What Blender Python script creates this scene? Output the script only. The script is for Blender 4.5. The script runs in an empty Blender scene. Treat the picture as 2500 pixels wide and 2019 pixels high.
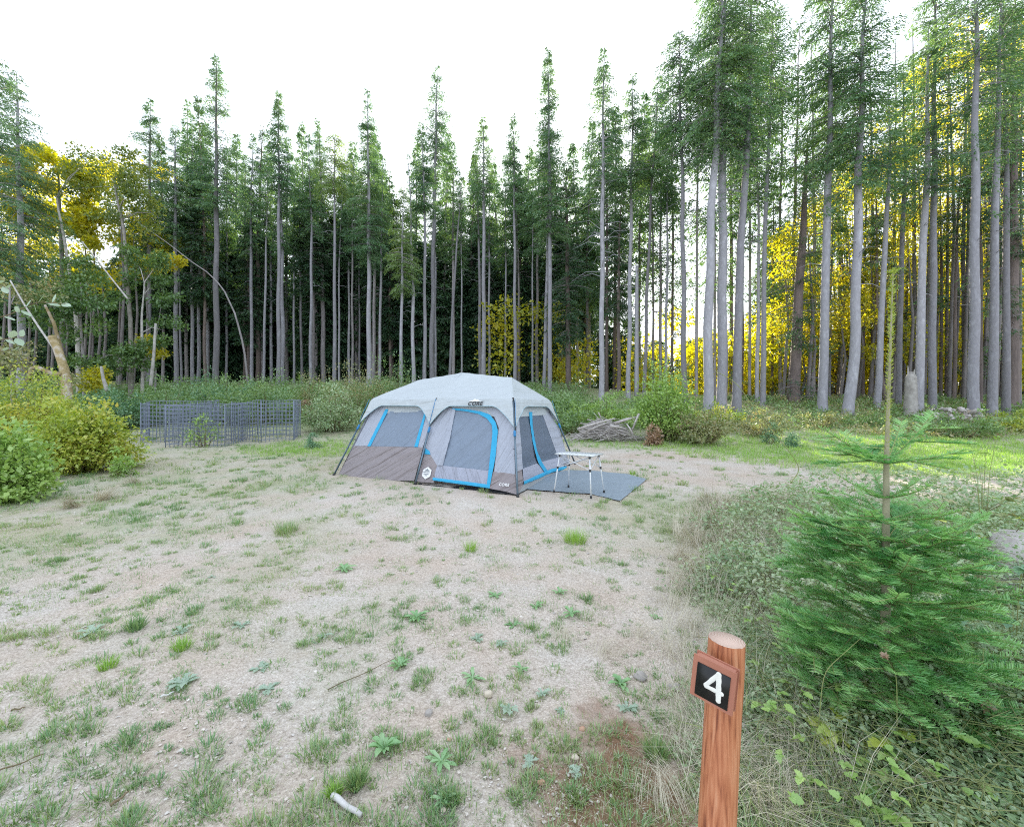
import bpy, math, random
import numpy as np
from mathutils import Vector
R = math.radians
rng = np.random.default_rng(7)
random.seed(7)
S = bpy.context.scene
C = S.collection

# ---------------------------------------------------------------- camera, sky, sun, exposure
F, CX, HY, CAMZ = 1015.0, 1250.0, 1000.0, 1.55      # focal length in photo pixels, horizon row, eye height
cam = bpy.data.cameras.new('camera'); camo = bpy.data.objects.new('camera', cam); C.objects.link(camo)
camo.location = (0, 0, CAMZ); camo.rotation_euler = (R(90), 0, 0)
cam.sensor_width = 36; cam.sensor_fit = 'HORIZONTAL'; cam.lens = F / 2500 * 36
cam.shift_y = -9.6 / 2500; cam.clip_start = 0.05; cam.clip_end = 3000
S.camera = camo
SUN_EL, SUN_AZ = 23, 4            # degrees above the horizon; degrees right of straight ahead
SKYK = 2.05
w = bpy.data.worlds.new('World'); S.world = w; w.use_nodes = True
nt = w.node_tree; nt.nodes.clear()
sky = nt.nodes.new('ShaderNodeTexSky'); sky.sky_type = 'NISHITA'; sky.sun_disc = False
sky.sun_elevation = R(SUN_EL); sky.sun_rotation = R(SUN_AZ); sky.altitude = 200
sky.air_density = 1.0; sky.dust_density = 1.2; sky.ozone_density = 1.0
hs = nt.nodes.new('ShaderNodeHueSaturation'); hs.inputs['Saturation'].default_value = 1.1
bg = nt.nodes.new('ShaderNodeBackground'); bg.inputs['Strength'].default_value = 0.15
wo = nt.nodes.new('ShaderNodeOutputWorld')
gm_ = nt.nodes.new('ShaderNodeGamma'); gm_.inputs['Gamma'].default_value = 0.12      # gamma flattens the sky's brightness; the scale after it lifts the fill light
vm = nt.nodes.new('ShaderNodeVectorMath'); vm.operation = 'SCALE'; vm.inputs['Scale'].default_value = SKYK
nt.links.new(sky.outputs[0], gm_.inputs[0]); nt.links.new(gm_.outputs[0], hs.inputs['Color']); nt.links.new(hs.outputs[0], vm.inputs[0]); vt = nt.nodes.new('ShaderNodeVectorMath'); vt.operation = 'MULTIPLY'; vt.inputs[1].default_value = (.93, .98, 1.04); nt.links.new(vm.outputs[0], vt.inputs[0]); nt.links.new(vt.outputs[0], bg.inputs[0]); nt.links.new(bg.outputs[0], wo.inputs[0])
sl = bpy.data.lights.new('sun', 'SUN'); sl.energy = 3.6; sl.angle = R(0.5); sl.color = (1.0, 0.90, 0.70)
so = bpy.data.objects.new('sun', sl); C.objects.link(so)
sdir = Vector((math.sin(R(SUN_AZ)) * math.cos(R(SUN_EL)), math.cos(R(SUN_AZ)) * math.cos(R(SUN_EL)), math.sin(R(SUN_EL))))
so.rotation_euler = sdir.to_track_quat('Z', 'Y').to_euler(); so.location = (0, 0, 40)
S.view_settings.view_transform = 'Standard'; S.view_settings.look = 'None'
S.view_settings.exposure = 2.4; S.view_settings.gamma = 1.0
S.cycles.use_denoising = False; S.cycles.filter_width = 1.1
S.cycles.max_bounces = 7; S.cycles.diffuse_bounces = 4; S.cycles.transmission_bounces = 4; S.cycles.transparent_max_bounces = 12
S.cycles.sample_clamp_indirect = 6.0
S.cycles.caustics_reflective = False; S.cycles.caustics_refractive = False

# ---------------------------------------------------------------- numeric helpers
def vnoise(x, y, seed=0, scale=1.0):
    x = np.asarray(x, float) / scale; y = np.asarray(y, float) / scale
    g = np.random.default_rng(seed + 1000).random((256, 256))
    xi = np.floor(x).astype(int); yi = np.floor(y).astype(int)
    fx = x - xi; fy = y - yi; fx = fx * fx * (3 - 2 * fx); fy = fy * fy * (3 - 2 * fy)
    a = g[xi % 256, yi % 256]; b = g[(xi + 1) % 256, yi % 256]; c = g[xi % 256, (yi + 1) % 256]; d = g[(xi + 1) % 256, (yi + 1) % 256]
    return (a * (1 - fx) + b * fx) * (1 - fy) + (c * (1 - fx) + d * fx) * fy
ZK = [-20, 0, 4.5, 7, 10, 12, 13.5, 16, 19, 24, 28, 36, 60, 140, 400]
HK = [0, 0, 0.03, 0.16, 0.30, 0.43, 0.55, 0.90, 1.42, 2.25, 3.05, 4.0, 5.6, 8, 14]
def terr(x, y):
    x = np.asarray(x, float); y = np.asarray(y, float)
    h = (np.interp(y - .6, ZK, HK) + np.interp(y, ZK, HK) + np.interp(y + .6, ZK, HK)) / 3
    far = np.clip((y - 21) / 12, 0, 1) * np.clip((x - 3) / 10, 0, 1)
    h = h - far * (h - 1.9) * .75
    h = h + 0.06 * np.clip(y / 8, 0, 1) * (vnoise(x, y, 3, 2.3) - .5) + 0.03 * (vnoise(x, y, 4, .8) - .5) * np.clip((y) / 6, .2, 1)
    return h
def at(px, py, y):
    return np.array([(px - CX) / F * y, y, CAMZ - (py - HY) / F * y])
def gp(px, py):                      # the point of the ground seen at a photo pixel
    lo = 1.0
    for y in np.arange(1.0, 40, .02):
        p = at(px, py, y)
        if p[2] <= terr(p[0], y): break
    return np.array([p[0], y, float(terr(p[0], y))])
def nrm(v):
    return v / np.maximum(np.linalg.norm(v, axis=-1, keepdims=True), 1e-9)

class MB:
    """collects vertices, triangles and quads and links them as one mesh object"""
    def __init__(s): s.v = []; s.t = []; s.q = []; s.tm = []; s.qm = []; s.n = 0
    def add(s, v, quads=None, tris=None, m=0):
        v = np.asarray(v, float).reshape(-1, 3)
        if quads is not None and len(quads):
            quads = np.asarray(quads, int).reshape(-1, 4); s.q.append(quads + s.n); s.qm.append(np.full(len(quads), m))
        if tris is not None and len(tris):
            tris = np.asarray(tris, int).reshape(-1, 3); s.t.append(tris + s.n); s.tm.append(np.full(len(tris), m))
        s.v.append(v); s.n += len(v); return s
    def kites(s, P, D, N, L, W, m=0, mid=.45, fold=0.0):
        D = nrm(D); B = nrm(np.cross(D, N)); N2 = np.cross(B, D)
        n = len(P); L = np.broadcast_to(L, (n,))[:, None]; W = np.broadcast_to(W, (n,))[:, None]
        a = P; b = P + D * L * mid + B * W / 2 + N2 * W * fold; c = P + D * L; d = P + D * L * mid - B * W / 2 + N2 * W * fold
        V = np.stack([a, b, c, d], 1).reshape(-1, 3)
        return s.add(V, quads=np.arange(4 * n).reshape(n, 4), m=m)
    def blades(s, P, D, B, L, W, m=0, bend=0.0):
        n = len(P); L = np.broadcast_to(L, (n,))[:, None]; W = np.broadcast_to(W, (n,))[:, None]
        D = nrm(D); B = nrm(B)
        H = D * np.array([1, 1, 0.0]); bend = np.broadcast_to(bend, (n,))[:, None]
        mid = P + D * L * .55; tip = P + D * L + (nrm(H + 1e-4) * .5 - np.array([0, 0, .7])) * L * bend
        V = np.stack([P - B * W / 2, P + B * W / 2, mid + B * W * .36, mid - B * W * .36, tip], 1).reshape(-1, 3)
        i = np.arange(n)[:, None] * 5
        return s.add(V, quads=i + np.array([0, 1, 2, 3]), tris=i + np.array([3, 2, 4]), m=m)
    def tube(s, pts, rad, k=6, m=0, cap=True, ref=None):
        pts = np.asarray(pts, float); n = len(pts); rad = np.broadcast_to(rad, (n,)).astype(float)
        T = nrm(np.gradient(pts, axis=0)); u = np.array([1., 0, 0]) if abs(T[0][0]) < .8 else np.array([0, 1., 0])
        V = []
        for i in range(n):
            a = nrm(u - T[i] * np.dot(u, T[i])); b = np.cross(T[i], a); u = a
            th = np.arange(k) * 2 * math.pi / k
            V.append(pts[i] + rad[i] * (np.cos(th)[:, None] * a + np.sin(th)[:, None] * b))
        q = []
        for i in range(n - 1):
            for j in range(k): q.append((i * k + j, i * k + (j + 1) % k, (i + 1) * k + (j + 1) % k, (i + 1) * k + j))
        t = []
        V = np.concatenate(V + [pts[:1], pts[-1:]])
        if cap:
            for j in range(k): t.append((n * k, (j + 1) % k, j)); t.append((n * k + 1, (n - 1) * k + j, (n - 1) * k + (j + 1) % k))
        return s.add(V, quads=q, tris=t, m=m)
    def box(s, c, sx, sy, sz, ax=None, m=0):
        ax = np.eye(3) if ax is None else np.asarray(ax)
        V = [np.asarray(c) + ax[0] * sx / 2 * i + ax[1] * sy / 2 * j + ax[2] * sz / 2 * k for i in (-1, 1) for j in (-1, 1) for k in (-1, 1)]
        return s.add(V, quads=[(0, 1, 3, 2), (4, 6, 7, 5), (0, 4, 5, 1), (2, 3, 7, 6), (0, 2, 6, 4), (1, 5, 7, 3)], m=m)
    def build(s, name, mats, parent=None, smooth=False):
        me = bpy.data.meshes.new(name)
        v = np.concatenate(s.v) if s.v else np.zeros((0, 3))
        t = np.concatenate(s.t) if s.t else np.zeros((0, 3), int); q = np.concatenate(s.q) if s.q else np.zeros((0, 4), int)
        me.vertices.add(len(v)); me.vertices.foreach_set('co', v.astype(np.float32).ravel())
        me.loops.add(t.size + q.size); me.loops.foreach_set('vertex_index', np.concatenate([t.ravel(), q.ravel()]).astype(np.int32))
        me.polygons.add(len(t) + len(q))
        st = np.concatenate([np.arange(len(t)) * 3, t.size + np.arange(len(q)) * 4]).astype(np.int32)
        me.polygons.foreach_set('loop_start', st)
        mi = np.concatenate((s.tm or [np.zeros(0)]) + (s.qm or [np.zeros(0)])).astype(np.int32)
        me.polygons.foreach_set('material_index', mi)
        if smooth: me.polygons.foreach_set('use_smooth', np.ones(len(mi), bool))
        me.update(calc_edges=True)
        if not isinstance(mats, (list, tuple)): mats = [mats]
        for m in mats: me.materials.append(m)
        o = bpy.data.objects.new(name, me); C.objects.link(o)
        if parent is not None: o.parent = parent; o.matrix_parent_inverse = parent.matrix_world.inverted()
        return o
def tag(o, label=None, cat=None, group=None, kind=None):
    if label: o['label'] = label
    if cat: o['category'] = cat
    if group: o['group'] = group
    if kind: o['kind'] = kind
    return o
def empty(name, loc, label, cat, group=None):
    o = bpy.data.objects.new(name, None); C.objects.link(o); o.location = [float(c) for c in loc]; o.empty_display_size = .2
    from mathutils import Matrix
    o.matrix_world = Matrix.Translation(Vector([float(c) for c in loc]))
    return tag(o, label, cat, group)

# ---------------------------------------------------------------- materials
def mat(name):
    m = bpy.data.materials.new(name); m.use_nodes = True; m.node_tree.nodes.clear(); return m, m.node_tree
def N(t, typ, **kw):
    n = t.nodes.new(typ)
    for k, v in kw.items():
        if k in n.inputs: n.inputs[k].default_value = v
        else: setattr(n, k, v)
    return n
def ramp(t, stops, fac=None):
    r = t.nodes.new('ShaderNodeValToRGB'); e = r.color_ramp.elements
    while len(e) > 1: e.remove(e[0])
    e[0].position = stops[0][0]; e[0].color = (*stops[0][1], 1)
    for p, c in stops[1:]: el = e.new(p); el.color = (*c, 1)
    if fac is not None: t.links.new(fac, r.inputs[0])
    return r
def foliage(name, cols, trans=.35, tcol=(1.25, 1.2, .5), scale=.6, gloss=.06, isl=.55):
    """leaf material: colour differs leaf by leaf and patch by patch; thin leaves let light through"""
    m, t = mat(name)
    g = N(t, 'ShaderNodeNewGeometry'); tc = N(t, 'ShaderNodeTexCoord')
    no = N(t, 'ShaderNodeTexNoise', Scale=scale, Detail=3.0); t.links.new(tc.outputs['Object'], no.inputs['Vector'])
    mx = N(t, 'ShaderNodeMath', operation='MULTIPLY_ADD'); t.links.new(g.outputs['Random Per Island'], mx.inputs[0]); mx.inputs[1].default_value = isl
    ma = N(t, 'ShaderNodeMath', operation='MULTIPLY_ADD'); t.links.new(no.outputs[0], ma.inputs[0]); ma.inputs[1].default_value = 1.3; ma.inputs[2].default_value = -.42 + (.55 - isl) / 2
    t.links.new(ma.outputs[0], mx.inputs[2])
    n = len(cols); r = ramp(t, [(i / (n - 1), c) for i, c in enumerate(cols)], mx.outputs[0])
    d = N(t, 'ShaderNodeBsdfDiffuse'); t.links.new(r.outputs[0], d.inputs[0])
    tr = N(t, 'ShaderNodeBsdfTranslucent')
    mu = N(t, 'ShaderNodeVectorMath', operation='MULTIPLY'); t.links.new(r.outputs[0], mu.inputs[0]); mu.inputs[1].default_value = tcol
    t.links.new(mu.outputs[0], tr.inputs[0])
    s1 = N(t, 'ShaderNodeMixShader'); s1.inputs[0].default_value = trans; t.links.new(d.outputs[0], s1.inputs[1]); t.links.new(tr.outputs[0], s1.inputs[2])
    gl = N(t, 'ShaderNodeBsdfGlossy', Roughness=.45); gl.inputs[0].default_value = (.8, .85, .9, 1)
    s2 = N(t, 'ShaderNodeMixShader'); s2.inputs[0].default_value = gloss; t.links.new(s1.outputs[0], s2.inputs[1]); t.links.new(gl.outputs[0], s2.inputs[2])
    o = N(t, 'ShaderNodeOutputMaterial'); t.links.new(s2.outputs[0], o.inputs[0]); return m
def solid(name, c1, c2=None, scale=8, rough=.7, metal=0, stretch=(1, 1, 1), bump=0.0, detail=5, spec=.4, bscale=None, c3=None):
    m, t = mat(name); tc = N(t, 'ShaderNodeTexCoord'); mp = N(t, 'ShaderNodeMapping'); mp.inputs['Scale'].default_value = stretch
    t.links.new(tc.outputs['Object'], mp.inputs[0]); no = N(t, 'ShaderNodeTexNoise', Scale=float(scale), Detail=float(detail), Roughness=.6); t.links.new(mp.outputs[0], no.inputs['Vector'])
    c2 = c2 or tuple(x * .8 for x in c1)
    st = [(.3, c1), (.7, c2)] if c3 is None else [(.28, c1), (.5, c2), (.72, c3)]
    r = ramp(t, st, no.outputs[0])
    b = N(t, 'ShaderNodeBsdfPrincipled', Roughness=rough, Metallic=metal); b.inputs['Specular IOR Level'].default_value = spec
    col = r.outputs[0]
    if 'bark' in name:                    # every trunk has its own tone
        oi = N(t, 'ShaderNodeObjectInfo'); rv = ramp(t, [(0, (.62, .60, .60)), (.5, (.98, .98, 1.02)), (1, (1.25, 1.24, 1.26))], oi.outputs['Random'])
        mv = N(t, 'ShaderNodeMix', data_type='RGBA', blend_type='MULTIPLY'); mv.inputs[0].default_value = 1; t.links.new(col, mv.inputs[6]); t.links.new(rv.outputs[0], mv.inputs[7]); col = mv.outputs[2]
    t.links.new(col, b.inputs['Base Color'])
    if bump:
        n2 = no
        if bscale: n2 = N(t, 'ShaderNodeTexNoise', Scale=float(bscale), Detail=6.0); t.links.new(mp.outputs[0], n2.inputs['Vector'])
        bp = N(t, 'ShaderNodeBump', Strength=1.0, Distance=bump); t.links.new(n2.outputs[0], bp.inputs['Height']); t.links.new(bp.outputs[0], b.inputs['Normal'])
    o = N(t, 'ShaderNodeOutputMaterial'); t.links.new(b.outputs[0], o.inputs[0]); return m
def fabric(name, col, trans=.25, wr=.012, wscale=3.0, stretch=(1, 1, 1), rot=(0, 0, 0), rough=.75, alpha=1.0, wr2=.004, fold=None):
    m, t = mat(name); tc = N(t, 'ShaderNodeTexCoord'); mp = N(t, 'ShaderNodeMapping'); mp.inputs['Scale'].default_value = stretch; mp.inputs['Rotation'].default_value = rot
    t.links.new(tc.outputs['Object'], mp.inputs[0])
    n1 = N(t, 'ShaderNodeTexNoise', Scale=wscale, Detail=3.0, Distortion=.3 if fold else .8); t.links.new(mp.outputs[0], n1.inputs['Vector'])
    if fold:                              # creases run along one direction of the cloth
        cx = N(t, 'ShaderNodeCombineXYZ')
        for i_, (vec, k_) in enumerate(((fold[0], .45), (fold[1], 5.0))):
            dt = N(t, 'ShaderNodeVectorMath', operation='DOT_PRODUCT'); t.links.new(tc.outputs['Object'], dt.inputs[0]); dt.inputs[1].default_value = tuple(float(q) * k_ for q in vec); t.links.new(dt.outputs['Value'], cx.inputs[i_])
        t.links.new(cx.outputs[0], n1.inputs['Vector'])
    n2 = N(t, 'ShaderNodeTexNoise', Scale=14.0, Detail=3.0); t.links.new(tc.outputs['Object'], n2.inputs['Vector'])
    b1 = N(t, 'ShaderNodeBump', Strength=1.0, Distance=wr); t.links.new(n1.outputs[0], b1.inputs['Height'])
    b2 = N(t, 'ShaderNodeBump', Strength=1.0, Distance=wr2); t.links.new(n2.outputs[0], b2.inputs['Height']); t.links.new(b1.outputs[0], b2.inputs['Normal'])
    r = ramp(t, [(.3, tuple(c * .93 for c in col)), (.7, col)], n2.outputs[0])
    b = N(t, 'ShaderNodeBsdfPrincipled', Roughness=rough); b.inputs['Specular IOR Level'].default_value = .35
    t.links.new(r.outputs[0], b.inputs['Base Color']); t.links.new(b2.outputs[0], b.inputs['Normal'])
    tr = N(t, 'ShaderNodeBsdfTranslucent'); t.links.new(r.outputs[0], tr.inputs[0])
    s = N(t, 'ShaderNodeMixShader'); s.inputs[0].default_value = trans; t.links.new(b.outputs[0], s.inputs[1]); t.links.new(tr.outputs[0], s.inputs[2])
    out = s
    if alpha < 1:
        tp = N(t, 'ShaderNodeBsdfTransparent'); s2 = N(t, 'ShaderNodeMixShader'); s2.inputs[0].default_value = alpha
        t.links.new(tp.outputs[0], s2.inputs[1]); t.links.new(s.outputs[0], s2.inputs[2]); out = s2
    o = N(t, 'ShaderNodeOutputMaterial'); t.links.new(out.outputs[0], o.inputs[0]); return m

M = {}
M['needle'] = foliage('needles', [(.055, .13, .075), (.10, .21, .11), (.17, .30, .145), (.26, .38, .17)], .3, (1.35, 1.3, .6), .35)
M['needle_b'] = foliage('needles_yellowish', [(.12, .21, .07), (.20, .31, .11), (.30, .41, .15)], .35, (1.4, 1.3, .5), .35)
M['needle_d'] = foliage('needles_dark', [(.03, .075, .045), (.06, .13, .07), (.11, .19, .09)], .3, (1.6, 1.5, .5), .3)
M['sapling'] = foliage('young_fir_needles', [(.06, .22, .08), (.13, .36, .12), (.25, .50, .16), (.38, .62, .22)], .35, (1.1, 1.2, .6), 7.0, .05, .2)
M['sapling_tip'] = foliage('young_fir_tip_needles', [(.22, .46, .18), (.34, .60, .24), (.46, .70, .30)], .35, (1.1, 1.15, .6), 7.0, .05, .2)
M['maple'] = foliage('sunlit_maple_leaves', [(.26, .36, .04), (.48, .50, .04), (.66, .60, .06)], .6, (1.4, 1.2, .25), .25)  # yellow brightened so that leaves out of the sun still look sunlit
M['alder'] = foliage('alder_leaves', [(.09, .15, .05), (.16, .23, .06), (.28, .33, .08)], .45, (1.6, 1.35, .4), .4)
M['alder_d'] = foliage('shaded_alder_leaves', [(.08, .16, .07), (.14, .25, .09), (.23, .33, .10)], .35, (1.4, 1.3, .5), .5)
M['shrub'] = foliage('shrub_leaves', [(.13, .24, .09), (.22, .35, .14), (.34, .47, .22)], .35, (1.1, 1.15, .5), .9)
M['shrub_y'] = foliage('yellow_green_leaves', [(.20, .32, .05), (.36, .48, .08), (.52, .58, .11), (.62, .50, .12)], .35, (1.1, 1.05, .4), 1.0)
M['shrub_b'] = foliage('bright_shrub_leaves', [(.22, .38, .11), (.34, .52, .14), (.46, .60, .20)], .35, (1.1, 1.1, .5), 1.2)
M['shrub_g'] = foliage('blue_green_leaves', [(.10, .23, .12), (.18, .34, .19), (.30, .45, .29)], .3, (1.1, 1.15, .6), 1.2)
M['shrub_o'] = foliage('olive_leaves', [(.17, .22, .09), (.28, .33, .15), (.40, .38, .20), (.42, .30, .20)], .3, (1.1, 1.1, .6), 1.5)
M['bramble'] = foliage('bramble_leaves', [(.16, .28, .14), (.28, .41, .21), (.42, .52, .32), (.58, .60, .45)], .3, (1.1, 1.1, .6), 2.5, .06)
M['grass'] = foliage('grass_blades', [(.12, .27, .13), (.20, .36, .15), (.34, .44, .18), (.48, .48, .28)], .3, (1.1, 1.1, .6), .7)
M['lawn'] = foliage('lush_grass', [(.22, .42, .09), (.32, .52, .11), (.44, .60, .16)], .35, (1.1, 1.1, .5), .6)
M['straw'] = foliage('dry_grass', [(.42, .37, .27), (.56, .51, .40), (.70, .65, .52)], .25, (1.05, 1, .8), 2.0)
M['rosette'] = foliage('rosette_leaves', [(.18, .38, .15), (.28, .48, .22), (.40, .56, .32)], .3, (1.1, 1.1, .6), 3.0)
M['rosette_p'] = foliage('pale_rosette_leaves', [(.34, .46, .34), (.44, .54, .44)], .3, (1.1, 1.1, .7), 3.0)
M['brown_leaf'] = foliage('withered_leaves', [(.30, .18, .12), (.44, .29, .20), (.55, .42, .30)], .3, (1.1, 1, .6), 2.0)
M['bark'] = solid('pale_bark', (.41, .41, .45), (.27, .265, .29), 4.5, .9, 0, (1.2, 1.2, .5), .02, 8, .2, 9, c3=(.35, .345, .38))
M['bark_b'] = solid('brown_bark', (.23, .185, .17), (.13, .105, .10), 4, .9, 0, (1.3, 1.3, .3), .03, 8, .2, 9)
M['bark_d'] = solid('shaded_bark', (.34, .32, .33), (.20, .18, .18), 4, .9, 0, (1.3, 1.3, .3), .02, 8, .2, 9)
M['birch'] = solid('white_bark', (.55, .53, .50), (.30, .28, .26), 6, .85, 0, (1, 1, .8), .01, 8, .2, 12)
M['moss'] = solid('mossy_bark', (.20, .16, .08), (.30, .24, .13), 4, .95, 0, (1, 1, 1), .03, 8, .1, 20, c3=(.50, .47, .46))
M['deadwood'] = solid('weathered_wood', (.58, .55, .54), (.36, .32, .31), 9, .9, 0, (1, 1, 1), .006, 6, .2, 25)
M['stone'] = solid('stone', (.42, .38, .35), (.28, .26, .25), 6, .85, 0, (1, 1, 1), .004, 8, .3, 40)
M['stem'] = solid('stem', (.20, .15, .09), (.12, .10, .05), 9, .8)
M['greenstem'] = solid('green_stem', (.28, .34, .12), (.20, .20, .09), 9, .7)
def ground_mat():
    m, t = mat('gravelly_soil'); tc = N(t, 'ShaderNodeTexCoord')
    P = tc.outputs['Object']
    def noise(sc, det=6.0, ro=.6):
        n = N(t, 'ShaderNodeTexNoise', Scale=sc, Detail=det, Roughness=ro); t.links.new(P, n.inputs['Vector']); return n.outputs[0]
    fine = ramp(t, [(.30, (.22, .18, .15)), (.42, (.50, .45, .40)), (.58, (.69, .64, .59)), (.72, (.83, .79, .75))], noise(46, 9, .8))
    patch = ramp(t, [(.35, (.92, .84, .78)), (.65, (1.0, 1.0, 1.0))], noise(1.1, 5))
    mu = N(t, 'ShaderNodeMix', data_type='RGBA', blend_type='MULTIPLY'); mu.inputs[0].default_value = 1
    t.links.new(fine.outputs[0], mu.inputs[6]); t.links.new(patch.outputs[0], mu.inputs[7])
    vo = N(t, 'ShaderNodeTexVoronoi', Scale=75.0, Detail=0.0); vo.inputs['Randomness'].default_value = 1; t.links.new(P, vo.inputs['Vector'])
    vr = ramp(t, [(0, (1.15, 1.14, 1.13)), (.3, (1.0, 1.0, 1.0)), (.7, (.82, .80, .79))], vo.outputs['Distance'])
    mu2 = N(t, 'ShaderNodeMix', data_type='RGBA', blend_type='MULTIPLY'); mu2.inputs[0].default_value = .8
    t.links.new(mu.outputs[2], mu2.inputs[6]); t.links.new(vr.outputs[0], mu2.inputs[7])
    # dug brown earth by the post; forest floor far back; thatch under grass
    sx = N(t, 'ShaderNodeSeparateXYZ'); t.links.new(P, sx.inputs[0])
    def blob(cx, cy, r0, r1):
        v = N(t, 'ShaderNodeVectorMath', operation='DISTANCE'); t.links.new(P, v.inputs[0]); v.inputs[1].default_value = (cx, cy, 0)
        nn = N(t, 'ShaderNodeMath', operation='MULTIPLY_ADD'); t.links.new(noise(3.0, 5), nn.inputs[0]); nn.inputs[1].default_value = .9; t.links.new(v.outputs['Value'], nn.inputs[2])
        mr = N(t, 'ShaderNodeMapRange'); t.links.new(nn.outputs[0], mr.inputs[0]); mr.inputs[1].default_value = r0 + .45; mr.inputs[2].default_value = r1 + .45; mr.inputs[3].default_value = 1; mr.inputs[4].default_value = 0
        return mr.outputs[0]
    earth = ramp(t, [(.3, (.16, .085, .05)), (.6, (.30, .18, .12)), (.8, (.40, .28, .2))], noise(22, 7, .7))
    m3 = N(t, 'ShaderNodeMix', data_type='RGBA'); t.links.new(blob(.45, 1.66, .22, .5), m3.inputs[0]); t.links.new(mu2.outputs[2], m3.inputs[6]); t.links.new(earth.outputs[0], m3.inputs[7])
    thatch = ramp(t, [(.3, (.20, .24, .13)), (.7, (.42, .44, .27))], noise(12, 6, .7))
    at_ = N(t, 'ShaderNodeAttribute', attribute_name='turf')
    m4 = N(t, 'ShaderNodeMix', data_type='RGBA'); t.links.new(at_.outputs['Fac'], m4.inputs[0]); t.links.new(m3.outputs[2], m4.inputs[6]); t.links.new(thatch.outputs[0], m4.inputs[7])
    b = N(t, 'ShaderNodeBsdfPrincipled', Roughness=.95); b.inputs['Specular IOR Level'].default_value = .15; t.links.new(m4.outputs[2], b.inputs['Base Color'])
    bh = N(t, 'ShaderNodeMath', operation='SUBTRACT'); t.links.new(noise(30, 8, .7), bh.inputs[0]); t.links.new(vo.outputs['Distance'], bh.inputs[1])
    bp = N(t, 'ShaderNodeBump', Strength=1.0, Distance=.007); t.links.new(bh.outputs[0], bp.inputs['Height']); t.links.new(bp.outputs[0], b.inputs['Normal'])
    o = N(t, 'ShaderNodeOutputMaterial'); t.links.new(b.outputs[0], o.inputs[0]); return m
M['ground'] = ground_mat()

# ---------------------------------------------------------------- where things grow
def brush_edge(y):                        # the rough margin right of the clearing starts at this x
    return np.interp(y, [0, 1.2, 2.6, 5, 7.5, 9, 12], [.52, .62, 1.08, 2.1, 3.6, 5.2, 9])
def brushness(x, y):
    e = brush_edge(y) + .35 * (vnoise(x, y, 21, .7) - .5)
    return np.clip((x - e) / .35, 0, 1) * np.clip((7.2 - y) / 1.5, 0, 1)
def turf(x, y):                           # how grassy the clearing is, 0 to 1
    px = CX + x / np.maximum(y, .5) * F
    n = .6 * vnoise(x, y, 11, 1.3) + .4 * vnoise(x, y, 12, .45)
    base = np.clip((n - .52) * 3.2, 0, 1) * .62
    lawn = np.exp(-(((x - 9.2) / 4.2) ** 2 + ((y - 12.0) / 3.5) ** 2) ** 1.5) + .6 * np.exp(-(((x - 16.0) / 4) ** 2 + ((y - 16.0) / 3.0) ** 2) ** 1.5) + .5 * np.exp(-(((x - 3.5) / 2.5) ** 2 + ((y - 13.0) / 1.2) ** 2) ** 1.5) + .55 * np.exp(-(((x - 12.0) / 6.5) ** 2 + ((y - 11.8) / 2.6) ** 2) ** 2)
    lawn = np.maximum(lawn, np.exp(-(((x + 5.6) / 1.9) ** 2 + ((y - 12.0) / 1.3) ** 2) ** 1.5))
    fr = np.exp(-(((x - 2.4) / 1.5) ** 2 + ((y - 5.6) / 1.2) ** 2))
    leftb = np.clip((-x - 3.2 - .25 * (6 - y)) / 1.5, 0, 1) * np.clip((y - 2.8) / 1.5, 0, 1) * .55
    far = np.clip((y - 12.5) / 3, 0, 1) * .8
    bare = np.clip((y - 8.5) / 1, 0, 1) * np.clip((12.0 - y) / 1, 0, 1) * np.clip(1 - abs(x - 4) / 4.5, 0, 1) * .8
    return np.clip(base * .75 + fr * .8 + leftb + far + np.maximum(lawn, 0) - bare, 0, 1), lawn

# ---------------------------------------------------------------- ground: one sheet out to the horizon
ys = np.unique(np.concatenate([np.linspace(-6, 0, 8), np.arange(.2, 12, .06), np.arange(12, 32, .25), np.geomspace(32, 900, 30)]))
xr = np.unique(np.concatenate([-np.geomspace(8, 900, 40), np.arange(-8, 8, .08), np.geomspace(8, 900, 40)]))
X, Y = np.meshgrid(xr, ys); Z = terr(X, Y)
tf, lw = turf(X, Y); bn = brushness(X, Y)
Z = Z + (.012 * (vnoise(X, Y, 31, .12) - .5) + .02 * (vnoise(X, Y, 32, .35) - .5)) * (Y < 12)
g = MB(); idx = np.arange(X.size).reshape(X.shape)
g.add(np.stack([X, Y, Z], -1).reshape(-1, 3), quads=np.stack([idx[:-1, :-1], idx[:-1, 1:], idx[1:, 1:], idx[1:, :-1]], -1).reshape(-1, 4))
go = g.build('ground', M['ground'], smooth=True); tag(go, kind='structure')
a = go.data.attributes.new('turf', 'FLOAT', 'POINT')
a.data.foreach_set('value', np.clip(np.maximum(tf * .75 * (.5 + .8 * vnoise(X, Y, 9, .25)), bn) + (Y > 15) * .5, 0, 1).astype(np.float32).ravel())

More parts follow.
